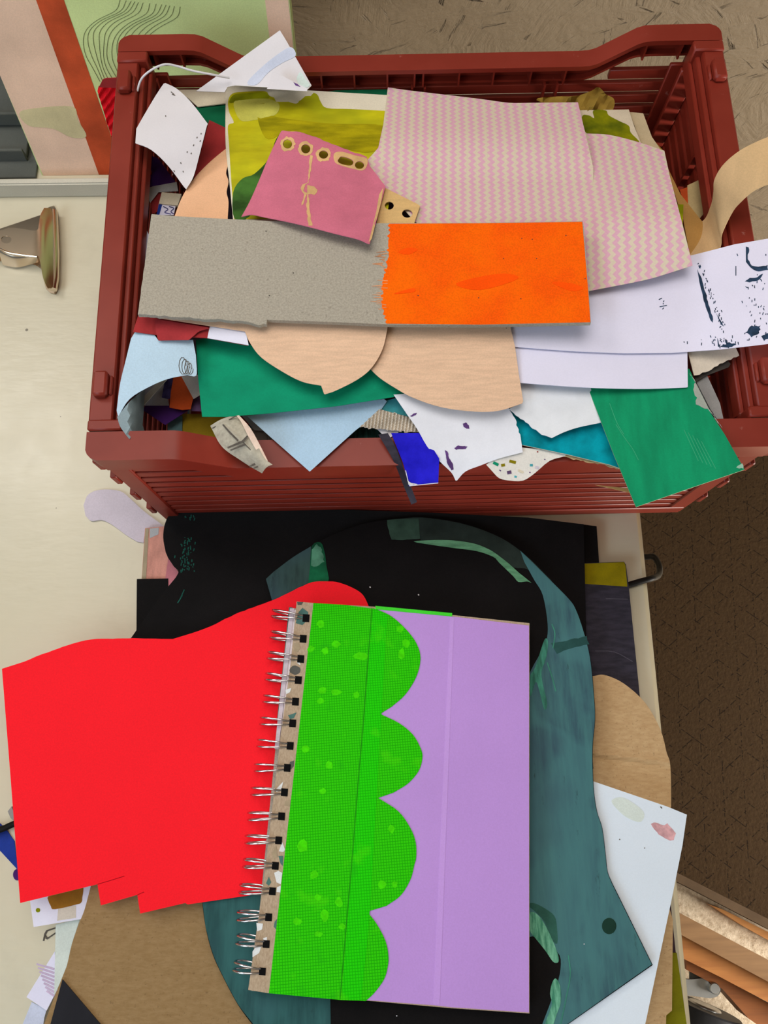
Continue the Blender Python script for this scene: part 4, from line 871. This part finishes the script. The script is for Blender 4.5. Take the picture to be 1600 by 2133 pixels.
tealc = cr([(1084, 1147), (1110, 1172), (1150, 1212), (1187, 1250), (1200, 1271), (1214, 1310), (1229, 1370), (1237, 1450), (1239, 1500), (1234, 1560), (1236, 1640), (1243, 1690), (1254, 1725), (1261, 1780), (1265, 1815), (1274, 1839)], 4) + [(1358, 2009), (1182, 2133), (1150, 2155)] + cr([(1130, 2133), (1150, 2080), (1166, 2030), (1166, 1990), (1140, 1970), (1110, 1950), (1080, 1940), (1080, 1700), (1080, 1480), (1100, 1410), (1124, 1364), (1138, 1335), (1141, 1300), (1131, 1240), (1113, 1208), (1092, 1170)], 4)
patch(ta, 'teal_band', tealc, M['teal'], lift=.3)
patch(ta, 'teal_left', [(421, 1872)] + cr([(428, 1930), (443, 1985), (463, 2030), (496, 2092), (532, 2140), (562, 2198)], 4) + [(690, 2198), (688, 2080), (560, 2000), (560, 1860)], teal_paint((50, 96, 96), (38, 76, 78)))
for q in ([(862, 1128), (900, 1125), (934, 1125), (965, 1128), (994, 1134), (1020, 1145), (1037, 1156), (1060, 1174), (1080, 1192), (1095, 1204), (1107, 1214), (1098, 1211), (1080, 1212), (1069, 1200), (1040, 1172), (1028, 1160), (994, 1148), (950, 1142), (900, 1135)],):
    patch(ta, 'pale_stroke', cr(q, 3, True), M['arcgrn'], lift=.55)
patch(ta, 'pale_stroke', cr([(1103, 1410), (1115, 1390), (1128, 1350), (1136, 1330), (1142, 1338), (1138, 1370), (1128, 1400), (1132, 1430), (1140, 1465), (1134, 1478), (1124, 1440), (1116, 1420), (1106, 1450), (1100, 1440)], 3, True), paper((60, 124, 108), .2, 60, stretch=(5, 1, 1)), lift=.55)
patch(ta, 'pale_stroke', cr([(1100, 1905), (1112, 1900), (1126, 1912), (1140, 1935), (1156, 1970), (1164, 1995), (1162, 2005), (1152, 2003), (1136, 1980), (1116, 1955), (1102, 1935)], 3, True), M['tealbright'], lift=.55)
patch(ta, 'green_edge', cr([(1100, 1885), (1112, 1881), (1135, 1892), (1155, 1908), (1160, 1930), (1161, 1965), (1148, 1955), (1134, 1920), (1116, 1900)], 3, True), paper((48, 92, 82), .12, 50), lift=.45)
patch(ta, 'pale_stroke', cr([(1158, 2038), (1150, 2048), (1146, 2070), (1150, 2090), (1144, 2110), (1136, 2133), (1146, 2150), (1160, 2112), (1168, 2088), (1167, 2055)], 3, True), M['tealbright'], lift=.55)
for q in [cr([(1184, 1990), (1188, 2030), (1180, 2075), (1168, 2133)], 4), cr([(1150, 1300), (1156, 1320), (1152, 1350)], 4), cr([(1140, 1380), (1150, 1410), (1158, 1440)], 4)]: strokes(ta, 'thin_stroke', [q], paper((64, 132, 114), .1), 2.4, lift=.5)
patch(ta, 'dark_streak', jag([(1148, 1340), (1180, 1335), (1222, 1325), (1228, 1342), (1190, 1350), (1160, 1362)], 1.5, 8, 3), paper((44, 84, 82), .1, 60), lift=.45)
patch(ta, 'dark_dot', circ(1269, 1929, 15, 17), paper((28, 58, 48), .1, 80), lift=.5)
strokes(ta, 'white_fleck', [[(871, 1238), (873, 1240)], [(1216, 1966), (1218, 1967)], [(826, 2115), (827, 2117)], [(770, 1222), (772, 1224)]], M['white'], 2.2, lift=.6)

# --- red paper
rdp = [(4, 1393)] + jag(cr([(50, 1378), (90, 1362), (150, 1341), (190, 1332), (225, 1330), (290, 1330), (360, 1331)], 3), .8, 9, 2) + jag(cr([(400, 1319), (440, 1304), (500, 1275), (550, 1257), (580, 1245), (640, 1216), (665, 1211)], 3), .9, 9, 3) + cr([(680, 1211), (700, 1212), (725, 1220), (748, 1232), (760, 1245), (771, 1270)], 3) + [(772, 1420), (640, 1700), (600, 1850), (555, 1860), (391, 1884), (386, 1881), (292, 1903), (286, 1864), (210, 1886), (203, 1842), (42, 1881), (22, 1620)]
rp = P('red_paper_cutout', rdp, lambda px, py: Pz(12.5)(px, py) + 4*max(0, (300-px)/300)**2, M['red'], th=.6, edge=paper((246, 190, 160)), grid=36, label='large neon red paper cutout under the left of the notebook', cat='paper')
strokes(rp, 'cut_line', [[(203, 1842), (230, 1834), (259, 1825)], [(286, 1864), (300, 1858)]], paper((170, 10, 24)), 1.3)

# ================================================================== NOTEBOOK
nb = empty('notebook', at(830, 1670, 40), 'spiral notebook with scalloped neon green cloth on a lilac cover', 'notebook')
Q = lambda o: Pz(13.6+o)
P('back_cover', [(603, 1266), (1102, 1306), (1102, 2110), (524, 2064), (560, 1700)], Q(2), M['grey'], th=2, parent=nb, grid=60, edge=M['stoneg'])
pg = P('page_block', [(612, 1270), (1099, 1306), (1100, 2104), (530, 2062)], Q(9), paper((222, 214, 222), .02), th=6.8, parent=nb, grid=60)
P('inner_sheet', [(604, 1267), (613, 1267), (596, 1420), (580, 1560), (572, 1560), (588, 1410)], Q(9.6), M['lilpale'], th=.4, parent=nb)
P('marbled_sheet', [(602, 1265), (609, 1265), (592, 1420), (581, 1500), (577, 1500), (587, 1410)], Q(7.5), M['stone'], th=.4, parent=nb)
fcz = Q(11.5)
fc = P('front_cover', [(618, 1253), (653, 1256), (785, 1264), (942, 1281), (1103, 1298), (1103, 2111), (940, 2100), (761, 2084), (560, 2069), (517, 2062), (550, 1830), (585, 1530), (605, 1385)], fcz, M['terr'], th=2.2, parent=nb, grid=40, edge=M['peachedge'])
sps = [([(622, 1275), (630, 1266), (642, 1275), (642, 1290), (630, 1302), (616, 1298)], 'stone'), ([(619, 1254), (632, 1254), (628, 1260), (620, 1260)], 'stoneg'), (circ(615, 1396, 11.5, 9.5, 12, 3, .08), 'stoneg'), ([(612, 1340), (622, 1338), (626, 1350), (620, 1358), (612, 1356)], 'stoneb'),
       ([(594, 1437), (607, 1433), (604, 1442), (596, 1446)], 'stonew'), ([(600, 1490), (618, 1484), (612, 1496), (604, 1498)], 'stone'), ([(574, 1645), (590, 1628), (586, 1645), (576, 1650)], 'stonew'), ([(602, 1596), (604, 1587), (613, 1584), (612, 1596), (606, 1603)], 'stoneg'),
       ([(581, 1773), (588, 1754), (594, 1770), (590, 1775)], 'stonew'), ([(580, 1783), (590, 1783), (589, 1804), (584, 1798)], 'stone'), ([(571, 1818), (580, 1814), (588, 1818), (585, 1842), (576, 1838)], 'stonew'), ([(554, 1840), (560, 1826), (565, 1838), (560, 1845)], 'stone'), ([(577, 1848), (585, 1845), (584, 1859), (576, 1858)], 'stonew'),
       ([(534, 1922), (548, 1924), (546, 1936), (536, 1940)], 'stonew'), ([(526, 1982), (532, 1974), (544, 1972), (540, 1985), (526, 1994)], 'stonew'), ([(572, 1920), (577, 1914), (575, 1936), (570, 1930)], 'stone'), ([(548, 1954), (556, 1952), (556, 1960), (549, 1958)], 'stonew'), ([(618, 1380), (624, 1378), (626, 1386)], 'stonew'), ([(566, 1776), (576, 1762), (578, 1785), (570, 1790)], 'stoneb'), ([(594, 1668), (606, 1666), (603, 1680), (592, 1678)], 'stoneb')]
for q, c in sps: patch(fc, 'stone_chip', q, M[c], lift=.2, grid=12)
patch(fc, 'lilac_panel', [(690, 1262), (784, 1268), (942, 1284), (1102, 1303), (1102, 2109), (940, 2098), (905, 2094), (761, 2083), (690, 2078)], M['lilac'], lift=.3, th=.2, grid=40)
bsp = patch(fc, 'lilac_seam', [(938, 1285), (946, 1286), (916, 2093), (902, 2092)], paper((196, 154, 230), .01, 15, grain=.015, rough=.35, bump=.05), lift=.46)
scal = cr([(785, 1269), (816, 1284), (847, 1312), (868, 1341), (876, 1372), (867, 1410), (844, 1447), (816, 1472)], 4) + cr([(792, 1487), (831, 1506), (860, 1530), (876, 1558), (880, 1578), (872, 1606), (850, 1632), (820, 1651)], 4) + cr([(788, 1662), (830, 1690), (855, 1725), (866, 1755), (867, 1785), (863, 1802), (855, 1832), (835, 1865), (805, 1887)], 4) + cr([(765, 1899), (785, 1925), (803, 1960), (809, 1990), (808, 2012), (800, 2040), (780, 2068), (762, 2085)], 4)
gcl = P('green_cloth', [(653, 1256), (720, 1260)] + scal + [(710, 2083), (560, 2069)], fcz, M['cloth'], th=.35, parent=nb, lift=.8, grid=26)
foldm = paper((30, 150, 14), .05)
strokes(gcl, 'fold_groove', [cr([(775, 1266), (766, 1380), (757, 1500), (745, 1640), (734, 1780), (721, 1930), (708, 2082)], 3)], foldm, 1.8, lift=1.0)
patch(gcl, 'overlap_strip', cr([(777, 1266), (768, 1380), (759, 1500), (747, 1640), (736, 1780), (723, 1930), (712, 2082)], 3) + cr([(752, 2082), (768, 1930), (782, 1700), (794, 1500), (806, 1300), (812, 1284)], 3) + [(785, 1270)], fabric((18, 180, 0), (34, 212, 0)), lift=.95, th=.06)
for (x, y, rx, ry, sd) in [(668, 1300, 8, 8, 1), (700, 1342, 9, 7, 2), (678, 1356, 7, 8, 3), (648, 1352, 8, 6, 4), (752, 1366, 14, 8, 5), (700, 1442, 11, 6, 6), (742, 1448, 7, 7, 7), (672, 1438, 9, 8, 8), (833, 1310, 8, 8, 9), (846, 1340, 8, 9, 10), (836, 1362, 7, 11, 11), (668, 1460, 8, 6, 12), (686, 1594, 8, 9, 13), (630, 1762, 12, 13, 14), (654, 1822, 8, 9, 15), (676, 1908, 9, 12, 16), (706, 1880, 8, 10, 17), (663, 1870, 7, 7, 18), (815, 1726, 7, 9, 19), (795, 1842, 8, 9, 20), (822, 1842, 6, 7, 21), (620, 1920, 8, 8, 22), (712, 1930, 8, 7, 23), (672, 1648, 7, 6, 24), (636, 1560, 9, 7, 25), (664, 1946, 8, 6, 26)]:
    patch(gcl, 'cloth_blotch', circ(x, y, rx, ry, 10, sd, .25), paper((70, 222, 4), .05, 300), lift=.93, grid=30, th=.05)
P('green_edging', [(782, 1262), (942, 1277), (942, 1284), (783, 1269)], fcz, M['greenlight'], th=.8, parent=nb, lift=.7)
ringpts = [(640, 1287), (634, 1330), (629, 1372), (624, 1416), (618, 1461), (612, 1506), (607, 1553), (601, 1599), (595, 1650), (589, 1700), (583, 1750), (576, 1803), (570, 1856), (562, 1910), (557, 1966), (549, 2023)]
leftpts = [(569, 1279), (566, 1323), (560, 1366), (556, 1410), (551, 1456), (545, 1502), (539, 1548), (533, 1599), (526, 1648), (519, 1700), (514, 1748), (510, 1797), (502, 1850), (497, 1907), (496, 1955), (491, 2010)]
spine_h = 11.5
proto = {}
for k, ((hx, hy), (lx, ly)) in enumerate(zip(ringpts, leftpts)):
    patch(fc, 'punch_hole', [(hx-9, hy-8), (hx+5, hy-7), (hx+4, hy+9), (hx-10, hy+8)], M['hole'], lift=.35, grid=30, th=.05)
    Hh = hit(fcz, hx-4, hy, 0.0); Ll = hit(Q(6.0), lx, ly, 0)
    c = (Hh + Ll)*.5; a = (Hh-Ll).length*.5; ax = (Hh-Ll); ax.z = 0; ax.normalize(); dn = Vector((-ax.y, ax.x, 0))
    zc = Hh.z - .0042; c.z = zc
    V, Fc = [], []
    for s in (-1, 1):
        pts = []
        for i in range(27):
            th_ = R(46 + (360-92)*i/26); sep = .0021*(.55 + .45*min(1.0, math.sin(math.pi*i/26)*1.25))
            pts.append(c + ax*a*math.cos(th_)*1.02 + Vector((0, 0, .0062*math.sin(th_))) + dn*s*sep)
        if True:
            pts = [pts[0] + ax*.0032 - Vector((0, 0, .0018))] + pts
        v, f = tube_vf(pts, .00064, 8); b = len(V); V += v; Fc += [tuple(i+b for i in q) for q in f]
    link('wire_ring', V, Fc, M['ringm'], nb, 60)

# ================================================================== BULLDOG CLIP ON THE DESK
bc = empty('bulldog_clip', at(60, 540, 0), 'chrome bulldog clip lying on the desk left of the crate', 'clip')
def clipz(px, py): return 18 - 9*max(0, min(1, (px-70)/45.0))**2
P('upper_plate', cr([(-70, 500), (-40, 486), (0, 480), (22, 474), (50, 477), (76, 480), (81, 466), (84, 448), (92, 433)], 4) + cr([(100, 433), (108, 437), (111, 470), (113, 530), (111, 590), (108, 600)], 3) + cr([(100, 601), (94, 590), (88, 570), (84, 545), (80, 533)], 3) + cr([(60, 530), (20, 524), (0, 518), (-40, 520), (-70, 512)], 3), clipz, M['chrome'], th=.7, grid=9, holes=[circ(13, 499, 11, 8, 16)], parent=bc, sharp=50)
tube('jaw_roll', [at(x, y, 7) for x, y in ((111, 440), (113, 470), (115, 530), (114, 580), (110, 603))], .0034, M['chrome'], bc, 14)
tube('jaw_lip', [at(x, y, 9.5) for x, y in ((103, 436), (105, 480), (106, 540), (104, 600))], .0016, M['chrome'], bc, 10)
P('lower_plate', cr([(84, 448), (94, 436), (120, 442), (122, 598), (96, 602), (86, 560), (40, 545), (-60, 540), (-60, 500)], 3, True), 1.2, M['chrome'], th=.7, grid=20, parent=bc)
ribbon('spring', [(0, 520, 18), (30, 530, 14), (60, 533, 12), (82, 536, 14)], [(6, 552, 3), (34, 557, 3), (60, 552, 3), (80, 546, 3)], M['chrome'], across=8, parent=bc, bulge=3)
tube('spring_wire', [at(x, y, 17) for x, y in cr([(-40, 512), (0, 519), (14, 526), (50, 532), (78, 535)], 4)], .0012, M['chrome'], bc, 8)

# hook of black cable over the desk edge
tube('cable_loop', [at(x, y, z) for x, y, z in cr([(1285, 1226, 4), (1308, 1219, 3.2), (1335, 1211, 3.2), (1358, 1205, 0), (1370, 1200, -14), (1374, 1192, -24), (1373, 1178, -30), (1366, 1164, -36), (1358, 1159, -38), (1348, 1160, -40), (1330, 1160, -42)], 5)], .0024, M['cable'], label='black cable loop hanging over the right desk edge', cat='cable')

# ================================================================== RIGHT: FLOOR ITEMS
FZ = -740
felt = P('felt_mat', [(1150, 880), (1760, 940), (1760, 2012), (1600, 1936), (1427, 1846), (1250, 1760)], FZ+60, M['carpet'], th=14, grid=90, label='dark brown felt mat with dashed stitching on the floor right of the desk', cat='mat')
patch(felt, 'hem', [(1250, 1738), (1427, 1826), (1600, 1914), (1760, 1990), (1760, 2011), (1600, 1935), (1427, 1845), (1250, 1759)], paper((84, 68, 52), .05, 40), lift=3, th=3, grid=90)
box('mat_block', *(lambda a, b: (a.x, b.x, b.y, a.y))(at(1300, 1000, FZ), at(1560, 1700, FZ)), 0.0, .0455, M['wood2'], bev=.002)
tag(bpy.data.objects['mat_block'], 'flat wooden board under the brown felt mat on the floor', 'board')
tr = empty('wooden_trolley', at(1520, 2060, FZ), 'low wooden frame on a swivel caster beside the desk', 'trolley')
P('plank', [(1380, 1884), (1430, 1909), (1600, 1999), (1760, 2084), (1760, 2130), (1600, 2045), (1437, 1957), (1380, 1926)], FZ+150, M['wood2'], th=30, grid=60, parent=tr)
P('plank', [(1380, 1922), (1437, 1953), (1600, 2041), (1760, 2126), (1760, 2180), (1600, 2088), (1500, 2035), (1380, 1975)], FZ+135, M['wood'], th=50, grid=60, parent=tr)
P('plank', [(1430, 1995), (1500, 2034), (1600, 2090), (1760, 2175), (1760, 2260), (1600, 2150), (1560, 2122), (1505, 2060), (1430, 2020)], FZ+110, wood((150, 88, 40), (120, 68, 28)), th=40, grid=60, parent=tr)
P('plank_bar', [(1480, 1885), (1505, 1894), (1600, 1941), (1760, 2020), (1760, 2040), (1600, 1958), (1550, 1930)], FZ+22, wood((206, 146, 80), (190, 126, 64)), th=20, grid=60, label='orange wooden batten on the floor under the felt mat edge', cat='batten')
# caster
P('fork_plate', cr([(1410, 2042), (1440, 2040), (1475, 2038), (1495, 2044), (1502, 2060), (1496, 2074), (1478, 2079), (1440, 2074), (1410, 2072)], 4, True), FZ+104, M['zinc'], th=4, grid=20, parent=tr)
def cyl(name, c, axis, r, h, mat, parent, n=28, bev=.002):
    axis = Vector(axis).normalized(); u = axis.cross(Vector((0, 0, 1)) if abs(axis.z) < .9 else Vector((1, 0, 0))).normalized(); v = axis.cross(u)
    V, Fc = [], []
    prof = [(r-bev, -h/2), (r, -h/2+bev), (r, h/2-bev), (r-bev, h/2)]
    for k in range(n):
        a = 2*math.pi*k/n; d = u*math.cos(a)+v*math.sin(a)
        V += [Vector(c)+d*pr+axis*q for pr, q in prof]
    for k in range(n):
        j = (k+1) % n
        for i in range(3): Fc.append((k*4+i, j*4+i, j*4+i+1, k*4+i+1))
    Fc += [tuple(k*4 for k in range(n))[::-1], tuple(k*4+3 for k in range(n))]
    return link(name, V, Fc, mat, parent, 40)
ax_p = at(1462, 2125, FZ+52)
cyl('wheel', (ax_p.x, ax_p.y, .052), (.35, 1, 0), .050, .034, M['wheel'], tr)
cyl('hub', (ax_p.x, ax_p.y, .052), (.35, 1, 0), .022, .040, M['zinc'], tr)
bp2 = at(1486, 2057, FZ+108)
cyl('axle_bolt', bp2, (0, 0, 1), .007, .012, M['zinc'], tr, 12, .001)
P('fork_arm', [(1437, 1980), (1450, 1984), (1474, 2020), (1482, 2046), (1437, 2044)], FZ+98, M['graymetal'], th=3, grid=20, parent=tr)
